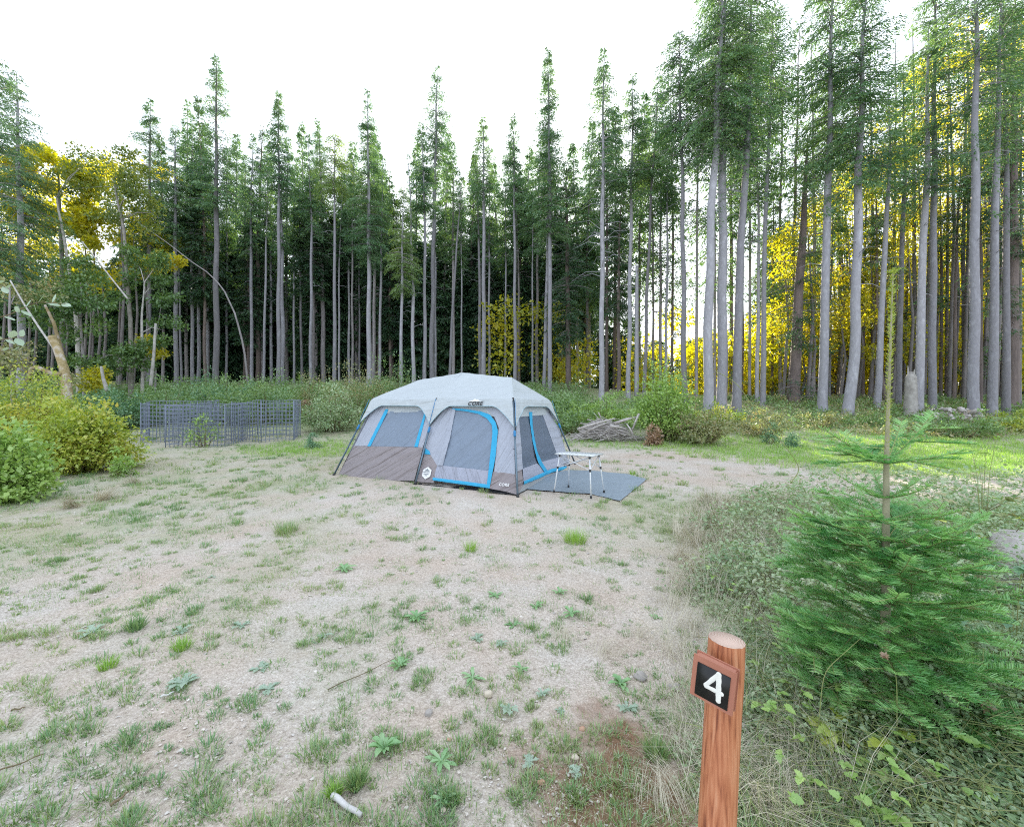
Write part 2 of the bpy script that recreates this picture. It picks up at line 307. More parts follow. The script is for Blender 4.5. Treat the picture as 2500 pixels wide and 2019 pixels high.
# ---------------------------------------------------------------- the tent
_c, _s = math.cos(.439), math.sin(.439)
def fd(a, up): v = np.array([_c * a, -_s * a, up]); w_ = np.array([-_c * up, _s * up, a]); return (v / np.linalg.norm(v), w_ / np.linalg.norm(w_))   # crease directions on the front wall
M['roof'] = fabric('roof_fabric', (.52, .565, .60), .15, .07, 1.3, fold=fd(1, .12))
M['wall'] = fabric('wall_fabric', (.47, .50, .59), .2, .08, 1.6, fold=fd(.45, 1))
M['brown'] = fabric('brown_fabric', (.30, .265, .28), .05, .15, 1.5, fold=fd(1, .62))
M['window'] = fabric('mesh_fabric', (.27, .33, .43), .15, .08, 1.2, fold=fd(.8, .75), alpha=.92)
M['mesh'] = fabric('open_mesh_fabric', (.17, .21, .28), .1, .10, 1.6, fold=fd(.06, 1), alpha=.82)
M['vent'] = fabric('grey_panel_fabric', (.42, .44, .54), .15, .12, 1.8, fold=fd(.6, -1))
M['blue'] = fabric('blue_trim', (.045, .40, .68), .08, .012, 9.0)
M['hem'] = fabric('grey_hem', (.38, .40, .42), .1, .01, 5.0)
M['piping'] = solid('pale_piping', (.35, .50, .56), (.28, .42, .50), 6, .6)
M['pole'] = solid('painted_steel', (.05, .09, .13), (.09, .14, .19), 5, .35, .3)
M['pole_g'] = solid('grey_pole', (.16, .22, .28), (.11, .16, .21), 5, .35, .4)
M['black'] = solid('black_plastic', (.02, .022, .025), (.035, .035, .04), 12, .45)
M['bluecord'] = solid('blue_joint', (.03, .25, .55), (.03, .18, .4), 12, .45)
M['white'] = solid('white_print', (.78, .78, .78), (.70, .70, .72), 20, .6)
M['print_grey'] = solid('grey_print', (.20, .23, .26), (.17, .20, .23), 20, .6)
TX, TY, YAW, TL, TW, SX, SY, KH, BH, RA, RH, PH = .092, 6.644, .439, 4.066, 3.201, .391, .66, 1.569, .169, .853, 2.005, 2.141
U = np.array([-math.cos(YAW), math.sin(YAW), 0]); Vv = np.array([math.sin(YAW), math.cos(YAW), 0]); ZZ = np.array([0, 0, 1.0])
TO = np.array([TX, TY, BH])
def T(a, b, h): return TO + U * a + Vv * b + ZZ * (h + .031 * a / TL)
tent = empty('cabin_tent', T(TL / 2, TW / 2, 0), 'large grey and brown cabin tent with bright blue trim standing in the clearing', 'tent')
# a sloping wall is a frame: origin, along, up-the-slope, outward normal
IN = .05; WT = KH - .02
def wall_frame(side):
    k = 1.0
    if side == 'front': o = T(0, IN, 0); al = nrm(T(1, IN, 0) - o); up = nrm(T(0, SY + .03, WT) - T(0, IN, 0))
    if side == 'right': o = T(IN, 0, 0); al = nrm(T(IN, 1, 0) - o); up = nrm(T(SX + .03, 0, WT) - T(IN, 0, 0))
    if side == 'back': o = T(0, TW - IN, 0); al = nrm(T(1, TW - IN, 0) - o); up = nrm(T(0, TW - SY - .03, WT) - o)
    if side == 'left': o = T(TL - IN, 0, 0); al = nrm(T(TL - IN, 1, 0) - o); up = nrm(T(TL - SX - .03, 0, WT) - T(TL - IN, 0, 0))
    n = nrm(np.cross(al, up)); c = T(TL / 2, TW / 2, .5)
    if np.dot(n, o - c) < 0: n = -n
    return o, al, up, n
FR, RT = wall_frame('front'), wall_frame('right')
def onwall(fr, px, py, off=0.0):
    d = at(px, py, 1.0) - np.array([0, 0, CAMZ]); o = np.array([0, 0, CAMZ]); p0 = fr[0] + fr[3] * off
    return o + d * np.dot(p0 - o, fr[3]) / np.dot(d, fr[3])
def zc(X_, Y_): return (780 + X_ * .39070, 880 + Y_ * .39070)          # reading of the tent close-up
def fillpoly(pts, d=.05):
    """triangulated polygon through bmesh, subdivided so that it can sag a little"""
    import bmesh
    bm = bmesh.new(); f = bm.faces.new([bm.verts.new(p) for p in pts]); bmesh.ops.triangulate(bm, faces=[f])
    for _ in range(3): bmesh.ops.subdivide_edges(bm, edges=[e for e in bm.edges if e.calc_length() > d * 2.2], cuts=1); bmesh.ops.triangulate(bm, faces=[f for f in bm.faces if len(f.verts) > 3])
    v = np.array([x.co[:] for x in bm.verts]); bm.verts.index_update()
    t = np.array([[x.index for x in f.verts] for f in bm.faces]); bm.free(); return v, t
def panel(name, fr, zpts, off, m, parent=tent, wr=.0, thick=.004):
    P = [onwall(fr, *zc(*p), off=off) for p in zpts]
    v, t = fillpoly(P)
    if wr:
        a = (v - fr[0]) @ fr[1]; b = (v - fr[0]) @ fr[2]
        v = v + fr[3] * (wr * (vnoise(a * 2 + b, b * .7 + 50, 41, .22) - .5))[:, None]
    mb = MB(); mb.add(v, tris=t); mb.add(v - fr[3] * thick, tris=t[:, ::-1])
    return mb.build(name, m, parent, smooth=True)
def strip(name, fr, c1, c2, off, m, parent=tent, thick=.006, wr=.006):
    A = np.array([onwall(fr, *zc(*p), off=off) for p in c1]); B = np.array([onwall(fr, *zc(*p), off=off) for p in c2])
    def dense(Q, n=40):
        s = np.linspace(0, len(Q) - 1, n); return np.stack([np.interp(s, range(len(Q)), Q[:, i]) for i in range(3)], 1)
    A = dense(A); B = dense(B); n = len(A)
    k = wr * (vnoise(np.arange(n) * .6, 0, 42, 1) - .5)[:, None] * fr[3]
    A = A + k; B = B - k; mid = (A + B) / 2 + fr[3] * thick
    v = np.concatenate([A, mid, B]); q = []
    for i in range(n - 1):
        q += [(i, i + 1, n + i + 1, n + i), (n + i, n + i + 1, 2 * n + i + 1, 2 * n + i)]
    mb = MB(); mb.add(v, quads=q); return mb.build(name, m, parent, smooth=True)
# hidden back and left walls, floor
for side, w0, w1, s0 in (('back', 0, TL, SX), ('left', 0, TW, SY)):
    fr = wall_frame(side); up_len = np.linalg.norm(T(0, SY, WT) - T(0, 0, 0)) * .98
    for nm, h0, h1, mm in (('lower_wall', .0, .28, 'brown'), ('upper_wall', .28, 1.0, 'wall')):
        P = []
        for (s, h) in ((0, h0), (1, h0), (1, h1), (0, h1)):
            ins = IN + s0 * h; P.append(fr[0] + fr[1] * (ins if s == 0 else w1 - ins) + fr[2] * up_len * h)
        v, t = fillpoly(P, .2); MB().add(v, tris=t).build(nm, M[mm], tent, smooth=True)
fl = [T(.04, .04, .012), T(TL - .04, .04, .012), T(TL - .04, TW - .04, .012), T(.04, TW - .04, .012)]
mb = MB(); v, t = fillpoly(fl, .3); mb.add(v, tris=t); v2 = [p - ZZ * .008 for p in fl]
mb.add(np.array(fl + v2), quads=[(0, 1, 5, 4), (1, 2, 6, 5), (2, 3, 7, 6), (3, 0, 4, 7)]); mb.build('groundsheet', M['black'], tent)
# front wall, left room
lw1 = panel('lower_wall', FR, [(108, 733), (217, 534), (646, 543), (592, 752), (430, 748), (250, 738)], 0, M['brown'], wr=.03)
uw1 = panel('upper_wall', FR, [(217, 534), (312, 345), (345, 270), (410, 262), (412, 310), (396, 335), (300, 534)], 0, M['wall'], wr=.01)
panel('upper_wall', FR, [(612, 541), (661, 330), (640, 296), (720, 292), (646, 543)], 0, M['wall'], wr=.01)
hm = panel('header', FR, [(380, 262), (660, 255), (668, 318), (420, 330)], 0.001, M['roof'])
wn = panel('window', FR, [(306, 535), (612, 541), (664, 312), (418, 320)], -.002, M['window'], wr=.03)
strip('blue_trim', FR, [(298, 536), (400, 328), (412, 305)], [(318, 537), (422, 328), (430, 305)], .008, M['blue'])
strip('blue_trim', FR, [(592, 540), (650, 345), (656, 306)], [(614, 541), (664, 345), (670, 312)], .008, M['blue'])
# front wall, door room
panel('lower_wall', FR, [(655, 586), (692, 590), (735, 657), (716, 738), (712, 765), (608, 757)], .001, M['brown'], wr=.012)
uw2 = panel('upper_wall', FR, [(680, 430), (790, 293), (852, 303), (772, 655), (735, 657), (692, 590), (655, 560)], 0, M['wall'], wr=.012)
panel('upper_wall', FR, [(1090, 700), (1120, 420), (1090, 345), (1040, 300), (1140, 296), (1212, 330), (1222, 711)], 0, M['wall'], wr=.012)
panel('lower_wall', FR, [(1082, 694), (1222, 709), (1232, 838), (1160, 818), (1062, 800)], .002, M['brown'], wr=.02)
panel('door_header', FR, [(760, 255), (1150, 260), (1100, 352), (850, 308)], -.012, M['roof'])
door = panel('door', FR, [(846, 306), (930, 305), (1010, 322), (1070, 350), (1098, 400), (1100, 450), (1086, 560), (1064, 692), (766, 656)], -.006, M['window'], wr=.03)
panel('lower_panel', FR, [(735, 656), (766, 656), (1064, 690), (1056, 778), (712, 734)], .004, M['vent'], parent=door, wr=.035)
strip('door_flap', FR, [(738, 656), (780, 500), (828, 306)], [(768, 657), (812, 500), (850, 306)], .012, M['wall'], parent=door, thick=.02)
strip('blue_trim', FR, [(830, 298), (920, 305), (1000, 318), (1060, 345), (1093, 390), (1098, 450), (1082, 600), (1054, 798)],
      [(834, 306), (915, 322), (990, 336), (1040, 356), (1073, 395), (1079, 455), (1064, 600), (1040, 790)][0:0] or [(833, 309), (915, 318), (992, 334), (1045, 362), (1076, 402), (1081, 455), (1066, 600), (1044, 792)], .014, M['blue'], parent=door)
# (outer edge of the same trim)
strip('blue_trim', FR, [(1000, 316), (1064, 338), (1100, 384), (1115, 440), (1100, 600), (1062, 800)], [(1000, 322), (1058, 346), (1090, 392), (1096, 450), (1080, 600), (1050, 796)], .012, M['blue'], parent=door)
strip('blue_trim', FR, [(708, 732), (880, 752), (1062, 776)], [(708, 749), (880, 773), (1056, 798)], .012, M['blue'], parent=door, thick=.01)
panel('blue_tag', FR, [(660, 546), (686, 566), (692, 588), (656, 584)], .008, M['blue'])
# right end wall
panel('upper_wall', RT, [(1228, 480), (1236, 350), (1246, 345), (1272, 676), (1266, 682), (1228, 706)], 0, M['wall'], wr=.01)
panel('end_header', RT, [(1234, 290), (1425, 285), (1436, 338), (1330, 346), (1243, 354)], .002, M['roof'])
panel('upper_wall', RT, [(1395, 340), (1428, 318), (1500, 430), (1560, 640), (1512, 650), (1490, 605)], .0, M['wall'], wr=.01)
panel('end_window', RT, [(1245, 350), (1312, 346), (1336, 500), (1348, 600), (1362, 640), (1272, 676)], -.006, M['mesh'], wr=.03)
panel('end_window', RT, [(1328, 346), (1396, 340), (1490, 606), (1388, 636), (1362, 590), (1345, 500)], -.006, M['mesh'], wr=.03)
panel('lower_panel', RT, [(1272, 676), (1360, 642), (1384, 668), (1412, 696), (1275, 756)], .0, M['vent'], wr=.02)
panel('lower_panel', RT, [(1384, 636), (1492, 605), (1530, 655), (1530, 668), (1420, 696)], .0, M['vent'], wr=.02)
panel('lower_wall', RT, [(1222, 712), (1240, 690), (1264, 681), (1276, 776), (1240, 832), (1232, 838)], .001, M['brown'], wr=.01)
panel('lower_wall', RT, [(1530, 650), (1562, 640), (1590, 690), (1545, 690)], .001, M['brown'], wr=.01)
panel('hem', RT, [(1276, 776), (1420, 712), (1545, 682), (1590, 688), (1500, 706), (1400, 748), (1240, 834)], .0, M['hem'], wr=.01)
strip('blue_trim', RT, [(1310, 322), (1316, 400), (1332, 500), (1346, 570), (1368, 640), (1408, 700)], [(1330, 322), (1332, 400), (1346, 500), (1362, 570), (1390, 636), (1426, 690)], .012, M['blue'])
strip('blue_trim', RT, [(1275, 776), (1400, 724), (1450, 700), (1546, 680)], [(1275, 756), (1395, 702), (1450, 678), (1542, 660)], .014, M['blue'], thick=.015, wr=.02)
# legs
def leg_px(side_b, side_a):
    b0 = T(side_a * TL, side_b * TW, -.02); k0 = T(SX if side_a == 0 else TL - SX if side_a == 1 else TL / 2, SY if side_b == 0 else TW - SY, KH)
    return b0, k0
for (ia, ib) in ((0, 0), (.5, 0), (1, 0), (0, 1), (.5, 1), (1, 1)):
    b0, k0 = leg_px(ib, ia)
    b0 = b0.copy(); b0[2] = float(terr(b0[0], b0[1])) + .0
    j = b0 * .38 + k0 * .62
    lg = MB(); lg.tube([b0, b0 * .5 + j * .5, j], .017, 8); lg.tube([j, k0], .012, 8); o = lg.build('leg_pole', M['pole_g'] if ia == .5 or (ia == 0 and ib == 0) else M['pole'], tent, smooth=True)
    jb = MB(); d = nrm(k0 - b0); jb.tube([j - d * .05, j - d * .045, j + d * .05, j + d * .06], [.018, .024, .022, .014], 8)
    jb.build('pole_joint', M['bluecord'], o, smooth=True)
    fb = MB(); fb.tube([b0 - d * .012, b0 + d * .05], [.03, .021], 8); fb.build('foot', M['black'], o)
    hb = MB(); hb.tube([k0 - d * .04, k0 + d * .015], .022, 8); hb.build('pole_hub', M['black'], o)
    ia_, ib_ = j * .75 + b0 * .25, 0
    c = MB(); inn = nrm(T(TL / 2, TW / 2, .6) - j); c.tube([ia_, ia_ + inn * .08], .006, 5); c.build('clip', M['black'], o)
# roof poles (seen as ridges of the fly)
kn = {}
for (ia, ib) in ((0, 0), (.5, 0), (1, 0), (0, 1), (.5, 1), (1, 1)): kn[(ia, ib)] = leg_px(ib, ia)[1]
RB, RP, RAa = T(RA, TW / 2, RH), T(TL / 2, TW / 2, PH), T(TL - RA, TW / 2, RH)
# roof fly: each face runs from the ridge over the knees and down as a skirt with scalloped edge
def skirt_depth(s, leftleg=.53, rightleg=.53, base=.14):
    e = .24
    def f(u): return np.where(u < e, (1 - u / e) ** 1.7, 0)
    return base + (leftleg - base) * f(s) + (rightleg - base) * f(1 - s)
def face(k0, k1, r0, r1, wd0, wd1, outn, mb, base=.145, end=.54, nc=60, bow=.05):
    """k0,k1 knees; r0,r1 ridge ends; wd0,wd1 directions down the legs"""
    s = np.linspace(0, 1, nc); rows = []
    for i, tt in enumerate(np.linspace(0, 1, 14)):
        K = k0 + (k1 - k0) * s[:, None]; RR = r0 + (r1 - r0) * s[:, None]
        p = RR + (K - RR) * tt
        sag = -.05 * math.sin(math.pi * tt) * np.sin(np.pi * s) + .05 * math.sin(math.pi * min(tt, .9)) * 0
        p = p + ZZ * (sag + .012 * (vnoise(s * 7 + tt * 3, tt * 2, int(base * 100) + 3, .6) - .5) + .018)[:, None]
        p = p + outn * (bow * tt ** 3 * np.sin(np.pi * s))[:, None]
        rows.append(p)
    dep = skirt_depth(s, end, end, base)
    for q in (.03, .12, .3, .5, .75, 1.0):
        K = k0 + (k1 - k0) * s[:, None] + outn * (bow * np.sin(np.pi * s))[:, None]
        Wd = wd0 + (wd1 - wd0) * s[:, None]
        p = K + Wd * (dep * q)[:, None] + outn * (.03 * min(1, q * 8)) + outn * (.015 * (vnoise(s * 9, q, 77, .5) - .5))[:, None]
        rows.append(p + ZZ * .018 * (1 - min(1, q * 4)))
    G = np.stack(rows); nr = len(rows); ii = np.arange(nr * nc).reshape(nr, nc)
    mb.add(G.reshape(-1, 3), quads=np.stack([ii[:-1, :-1], ii[:-1, 1:], ii[1:, 1:], ii[1:, :-1]], -1).reshape(-1, 4))
    return rows[-1]
def ld(ia, ib): b0, k0 = leg_px(ib, ia); return nrm(b0 - k0)
fly = MB(); hems = []
hems.append(face(kn[0, 0], kn[.5, 0], RB, RP, ld(0, 0), ld(.5, 0), -Vv, fly))
hems.append(face(kn[.5, 0], kn[1, 0], RP, RAa, ld(.5, 0), ld(1, 0), -Vv, fly))
hems.append(face(kn[0, 1], kn[.5, 1], RB, RP, ld(0, 1), ld(.5, 1), Vv, fly))
hems.append(face(kn[.5, 1], kn[1, 1], RP, RAa, ld(.5, 1), ld(1, 1), Vv, fly))
hems.append(face(kn[0, 0], kn[0, 1], RB, RB, ld(0, 0), ld(0, 1), -U, fly))
hems.append(face(kn[1, 0], kn[1, 1], RAa, RAa, ld(1, 0), ld(1, 1), U, fly))
flyo = fly.build('rain_fly', M['roof'], tent, smooth=True)
pp = MB()
for h in hems: pp.tube(h, .006, 5)
pp.build('piping', M['piping'], flyo, smooth=True)
for k in kn:
    pr = MB(); d = ld(*k); pr.tube([kn[k] + d * .02 + (kn[k] - T(TL / 2, TW / 2, 1)) * .03, kn[k] + d * .52 + nrm((kn[k] - T(TL / 2, TW / 2, kn[k][2])) * [1, 1, 0]) * .045], .005, 5)
    pr.build('seam', M['bluecord'], flyo, smooth=True)
# printed marks
def text_mesh(s, size, loc, ax, ay, m, name, parent, thick=.002, shear=0.0, bold=0.0):
    cu = bpy.data.curves.new(name, 'FONT'); cu.body = s; cu.size = size; cu.align_x = 'CENTER'; cu.align_y = 'CENTER'; cu.extrude = thick / 2; cu.shear = shear; cu.offset = bold; cu.space_character = 1.15
    o = bpy.data.objects.new(name, cu); C.objects.link(o); dg = bpy.context.evaluated_depsgraph_get(); dg.update()
    me = bpy.data.meshes.new_from_object(o.evaluated_get(dg)); C.objects.unlink(o); bpy.data.objects.remove(o)
    v = np.zeros(len(me.vertices) * 3); me.vertices.foreach_get('co', v); v = v.reshape(-1, 3)
    az = np.cross(ax, ay); v = loc + v[:, :1] * ax + v[:, 1:2] * ay + v[:, 2:] * az
    me.vertices.foreach_set('co', v.ravel()); me.update(); me.materials.clear(); me.materials.append(m)
    ob = bpy.data.objects.new(name, me); C.objects.link(ob); ob.parent = parent; ob.matrix_parent_inverse = parent.matrix_world.inverted(); return ob
ax = -U; ay = FR[2]; nf = np.cross(ax, ay)
kp = kn[0, 0] * .74 + kn[.5, 0] * .26
s_ = .52; lp = kn[0, 0] + (kn[.5, 0] - kn[0, 0]) * s_ - Vv * .082 + ld(0, 0) * .02
lgx = onwall(FR, *zc(975, 281), off=.165)
from mathutils.bvhtree import BVHTree
bpy.context.view_layer.update(); _bv = BVHTree.FromObject(flyo, bpy.context.evaluated_depsgraph_get())
_o = Vector((0, 0, CAMZ)); _d = Vector(at(*zc(975, 273), 1.0)) - _o; _h, _n, _, _ = _bv.ray_cast(_o, _d.normalized())
_n = np.array(_n); _n = _n if np.dot(_n, np.array(_d)) < 0 else -_n; lgx = np.array(_h) + _n * .022; lx = nrm(ax - _n * np.dot(ax, _n)); lup = np.cross(_n, lx)
lgo = text_mesh('CORE', .108, lgx, lx, lup, M['black'], 'lettering', flyo, shear=.2, bold=.003)
mt = MB(); B0 = lgx + lup * .042 + np.cross(lx, lup) * .002
prof = [(-.16, 0), (-.10, .035), (-.07, .03), (-.02, .085), (.02, .05), (.05, .065), (.10, .02), (.17, 0)]
vv = [B0 + lx * a * .9 + lup * b * .7 for a, b in prof]; mt.add(np.array(vv + [B0]), tris=[(i, i + 1, 8) for i in range(7)]); mt.build('mountain_emblem', M['white'], flyo)
text_mesh('CORE', .066, onwall(FR, *zc(1153, 777), off=.03), ax, ay, M['white'], 'lettering', tent, bold=.002)
bc = onwall(FR, *zc(670, 703), off=.022); bd = MB(); rr = .115
hexo = [bc + ax * rr * .92 * math.cos(R(a)) + ay * rr * math.sin(R(a)) for a in range(30, 390, 60)]
bd.add(np.array(hexo + [bc]), tris=[(i, (i + 1) % 6, 6) for i in range(6)]); bdo = bd.build('hexagon_badge', M['white'], tent)
bk = MB(); nb = nf * .003
for (x0, x1, y) in ((-.075, .075, .004), (-.06, .06, -.03), (-.03, .03, -.055)):
    for i in range(int((x1 - x0) / .014)):
        x = x0 + i * .014; bk.add([bc + nb + ax * x + ay * y, bc + nb + ax * (x + .009) + ay * y, bc + nb + ax * (x + .009) + ay * (y + .017), bc + nb + ax * x + ay * (y + .017)], quads=[(0, 1, 2, 3)])
for (x, y, s) in ((-.03, .035, .03), (.0, .035, .05), (.035, .035, .028)): bk.add([bc + nb + ax * (x - s * .7) + ay * y, bc + nb + ax * (x + s * .7) + ay * y, bc + nb + ax * x + ay * (y + s)], tris=[(0, 1, 2)])
bk.build('badge_print', M['print_grey'], bdo)

# ---------------------------------------------------------------- tarp, table, number post, wire cages
M['tarp'] = fabric('woven_tarp', (.25, .30, .35), .0, .05, 2.2, (1, 1, 1), wr2=.006)
M['alu'] = solid('brushed_aluminium', (.72, .75, .78), (.62, .65, .69), 12, .38, .35)
M['alu_w'] = solid('white_painted_tube', (.72, .75, .80), (.66, .69, .74), 10, .4, .1)
cor = [gp(1282, 1197), gp(1350, 1203), gp(1440, 1208), gp(1478, 1217), gp(1514, 1226), gp(1540, 1204), gp(1579, 1173), gp(1556, 1167), gp(1530, 1161), gp(1462, 1153), gp(1390, 1150), gp(1355, 1156), gp(1310, 1180)]
v, t = fillpoly([p + [0, 0, 0] for p in cor], .05)
v[:, 2] = terr(v[:, 0], v[:, 1]) + .018 + .035 * np.abs(vnoise(v[:, 0], v[:, 1], 51, .33) - .45) + .01 * (vnoise(v[:, 0], v[:, 1], 52, .1) - .5)
mb = MB(); mb.add(v, tris=t); tag(mb.build('ground_tarp', M['tarp'], smooth=True), 'wrinkled grey-blue tarp spread on the grass under the camp table beside the tent', 'tarp')
tc_ = [at(1353.5, 1109, 6.62), at(1449, 1119.5, 6.62 * .995), at(1473, 1104, 7.12), at(1382.6, 1100.5, 7.2)]
tz = np.mean([p[2] for p in tc_]); yc = [6.72, 6.58, 7.1, 7.22]
def onz(px, py, z): y = (CAMZ - z) * F / (py - HY); return at(px, py, y)
tz = CAMZ - .735
q0, q1, q2, q3 = onz(1353.5, 1110, tz), onz(1449, 1118.5, tz), onz(1473, 1104.5, tz), onz(1382.6, 1100.2, tz)
tcn = (q0 + q1 + q2 + q3) / 4; ex = nrm((q1 - q0) + (q2 - q3)); ey = np.array([-ex[1], ex[0], 0]); LX, LY = .68, .46
base = tcn.copy(); base[2] = float(terr(tcn[0], tcn[1])) + .03
tb = empty('camp_table', base, 'small folding aluminium camp table with slatted top standing on the grey tarp', 'table')
tp = MB(); ns = 10
for i in range(ns):
    tp.box(tcn + ex * (-LX / 2 + (i + .5) * LX / ns), LX / ns * .93, LY, .014, [ex, ey, ZZ])
tp.box(tcn - ZZ * .012 + ey * (LY / 2 - .05), LX - .02, .03, .009, [ex, ey, ZZ]); tp.box(tcn - ZZ * .012 - ey * (LY / 2 - .05), LX - .02, .03, .009, [ex, ey, ZZ])
tp.build('table_top', M['alu'], tb)
tops = {}; 
for i in (-1, 1):
    for j in (-1, 1):
        a = tcn + ex * i * (LX / 2 - .07) + ey * j * (LY / 2 - .05) - ZZ * .02
        f = tcn + ex * i * (LX / 2 - .01) + ey * j * (LY / 2 + .03); f[2] = float(terr(f[0], f[1])) + .035
        l = MB(); l.tube([f, a * .5 + f * .5, a], [.011, .011, .011], 8); lo_ = l.build('leg', M['alu_w'], tb, smooth=True)
        k = a * .66 + f * .34; tops[i, j] = (a, k)
        for nm_, q0_, q1_ in (('foot_cap', f - ZZ * .01, f + ZZ * .03), ('joint', k - ZZ * .02, k + ZZ * .02), ('joint', a - ZZ * .03, a)): c = MB(); c.tube([q0_, q1_], .0175, 8); c.build(nm_, M['black'], lo_)
br = MB()
for p, q in (((-1, -1), (1, -1)), ((-1, 1), (1, 1)), ((-1, -1), (-1, 1)), ((1, -1), (1, 1))):
    br.tube([tops[p][0], tops[q][1]], .006, 6); br.tube([tops[q][0] + ZZ * .0, tops[p][1]], .006, 6)
br.build('brace', M['alu_w'], tb, smooth=True)

# number post, close to the camera
m, t_ = mat('stained_wood')
tcx = N(t_, 'ShaderNodeTexCoord'); mp = N(t_, 'ShaderNodeMapping'); mp.inputs['Scale'].default_value = (1, 1, .06); t_.links.new(tcx.outputs['Object'], mp.inputs[0])
n1 = N(t_, 'ShaderNodeTexNoise', Scale=105.0, Detail=5.0, Distortion=.3); t_.links.new(mp.outputs[0], n1.inputs['Vector'])
r_ = ramp(t_, [(.30, (.20, .06, .03)), (.42, (.40, .14, .065)), (.56, (.50, .20, .10)), (.70, (.58, .28, .16))], n1.outputs[0])
n2 = N(t_, 'ShaderNodeTexNoise', Scale=260.0, Detail=2.0); t_.links.new(tcx.outputs['Object'], n2.inputs['Vector'])
r2 = ramp(t_, [(.70, (1, 1, 1)), (.76, (1.5, 1.6, 1.7))], n2.outputs[0])
mm_ = N(t_, 'ShaderNodeMix', data_type='RGBA', blend_type='MULTIPLY'); mm_.inputs[0].default_value = 1; t_.links.new(r_.outputs[0], mm_.inputs[6]); t_.links.new(r2.outputs[0], mm_.inputs[7])
b_ = N(t_, 'ShaderNodeBsdfPrincipled', Roughness=.5); b_.inputs['Specular IOR Level'].default_value = .4; t_.links.new(mm_.outputs[2], b_.inputs['Base Color'])
bp_ = N(t_, 'ShaderNodeBump', Strength=.6, Distance=.002); t_.links.new(n1.outputs[0], bp_.inputs['Height']); t_.links.new(bp_.outputs[0], b_.inputs['Normal'])
o_ = N(t_, 'ShaderNodeOutputMaterial'); t_.links.new(b_.outputs[0], o_.inputs[0]); M['post'] = m
m, t_ = mat('sawn_end'); tcx = N(t_, 'ShaderNodeTexCoord'); PD = 1.12
ptop = at(1774, 1562, PD); pbot = at(1750, 2019, 1.10); pd = nrm(ptop - pbot)
mp = N(t_, 'ShaderNodeMapping'); mp.inputs['Location'].default_value = tuple(-ptop + np.array([-.006, -.012, 0])); t_.links.new(tcx.outputs['Object'], mp.inputs[0])
wv = N(t_, 'ShaderNodeTexWave', wave_type='RINGS', rings_direction='SPHERICAL', Scale=85.0, Distortion=.8); wv.inputs['Detail Scale'].default_value = 8; t_.links.new(mp.outputs[0], wv.inputs['Vector'])
r_ = ramp(t_, [(.2, (.42, .25, .19)), (.6, (.66, .52, .44))], wv.outputs[0]); b_ = N(t_, 'ShaderNodeBsdfPrincipled', Roughness=.8); t_.links.new(r_.outputs[0], b_.inputs['Base Color'])
o_ = N(t_, 'ShaderNodeOutputMaterial'); t_.links.new(b_.outputs[0], o_.inputs[0]); M['sawn'] = m
M['board_wood'] = solid('reddish_board', (.34, .13, .085), (.44, .19, .13), 9, .55, 0, (1, 1, .3), .001)
M['board_black'] = solid('black_paint', (.006, .006, .007), (.012, .012, .013), 40, .35, 0, bump=.0004)
M['paint_w'] = solid('white_paint', (.80, .80, .76), (.72, .72, .68), 60, .45, bump=.0006)
gz = float(terr(pbot[0], pbot[1])); pb = pbot + pd * ((gz - .05 - pbot[2]) / pd[2])
post = empty('number_post', [pb[0], pb[1], gz], 'round reddish-brown wooden post with a black number 4 board in the foreground', 'post')
PR = .0455; mb = MB(); L_ = np.linalg.norm(ptop - pb); ss = np.linspace(0, 1, 30)
rad = PR * (1 + .03 * (vnoise(ss * 9, 0, 61) - .5)); rad[-1] *= .985
mb.tube([pb + pd * L_ * s for s in ss], rad, 40, cap=False); mb.build('post_shaft', M['post'], post, smooth=True)
tpm = MB(); u_ = nrm(np.cross(pd, [0, 1, 0])); w_ = np.cross(pd, u_); tn = nrm(pd + np.array([.10, -.10, 0]))
ring = [ptop + (u_ * math.cos(a) + w_ * math.sin(a)) * PR * .995 for a in np.linspace(0, 2 * math.pi, 40, endpoint=False)]
ring = [p + pd * .0015 + (ptop - p) * .012 for p in ring]
c0 = sum(ring) / 40; tpm.add(np.array(ring + [c0] + [p - pd * .02 + (ptop - p) * .1 for p in ring]), tris=[(i, (i + 1) % 40, 40) for i in range(40)], quads=[(i, 41 + i, 41 + (i + 1) % 40, (i + 1) % 40) for i in range(40)]); tpm.build('post_end', M['sawn'], post)
# the board: front face corners read at the photo, then given thickness away from the viewer
def zp(X_, Y_): return (1650 + X_ * .29904, 1500 + Y_ * .29904)
fd = 1.06
A_ = at(*zp(172, 345), 1.075); B_ = at(*zp(468, 492), 1.015); D_ = at(*zp(165, 655), 1.075 + .0)
exb = B_ - A_; exb_l = np.linalg.norm(exb); exb = exb / exb_l
eyb = nrm((D_ - A_)); eyb = nrm(eyb - exb * np.dot(eyb, exb)); ezb = np.cross(exb, eyb)
if ezb[1] < 0: ezb = -ezb
W_, H_ = exb_l, np.linalg.norm(D_ - A_) * .98; TH = .026
bc_ = A_ + exb * W_ / 2 + eyb * H_ / 2
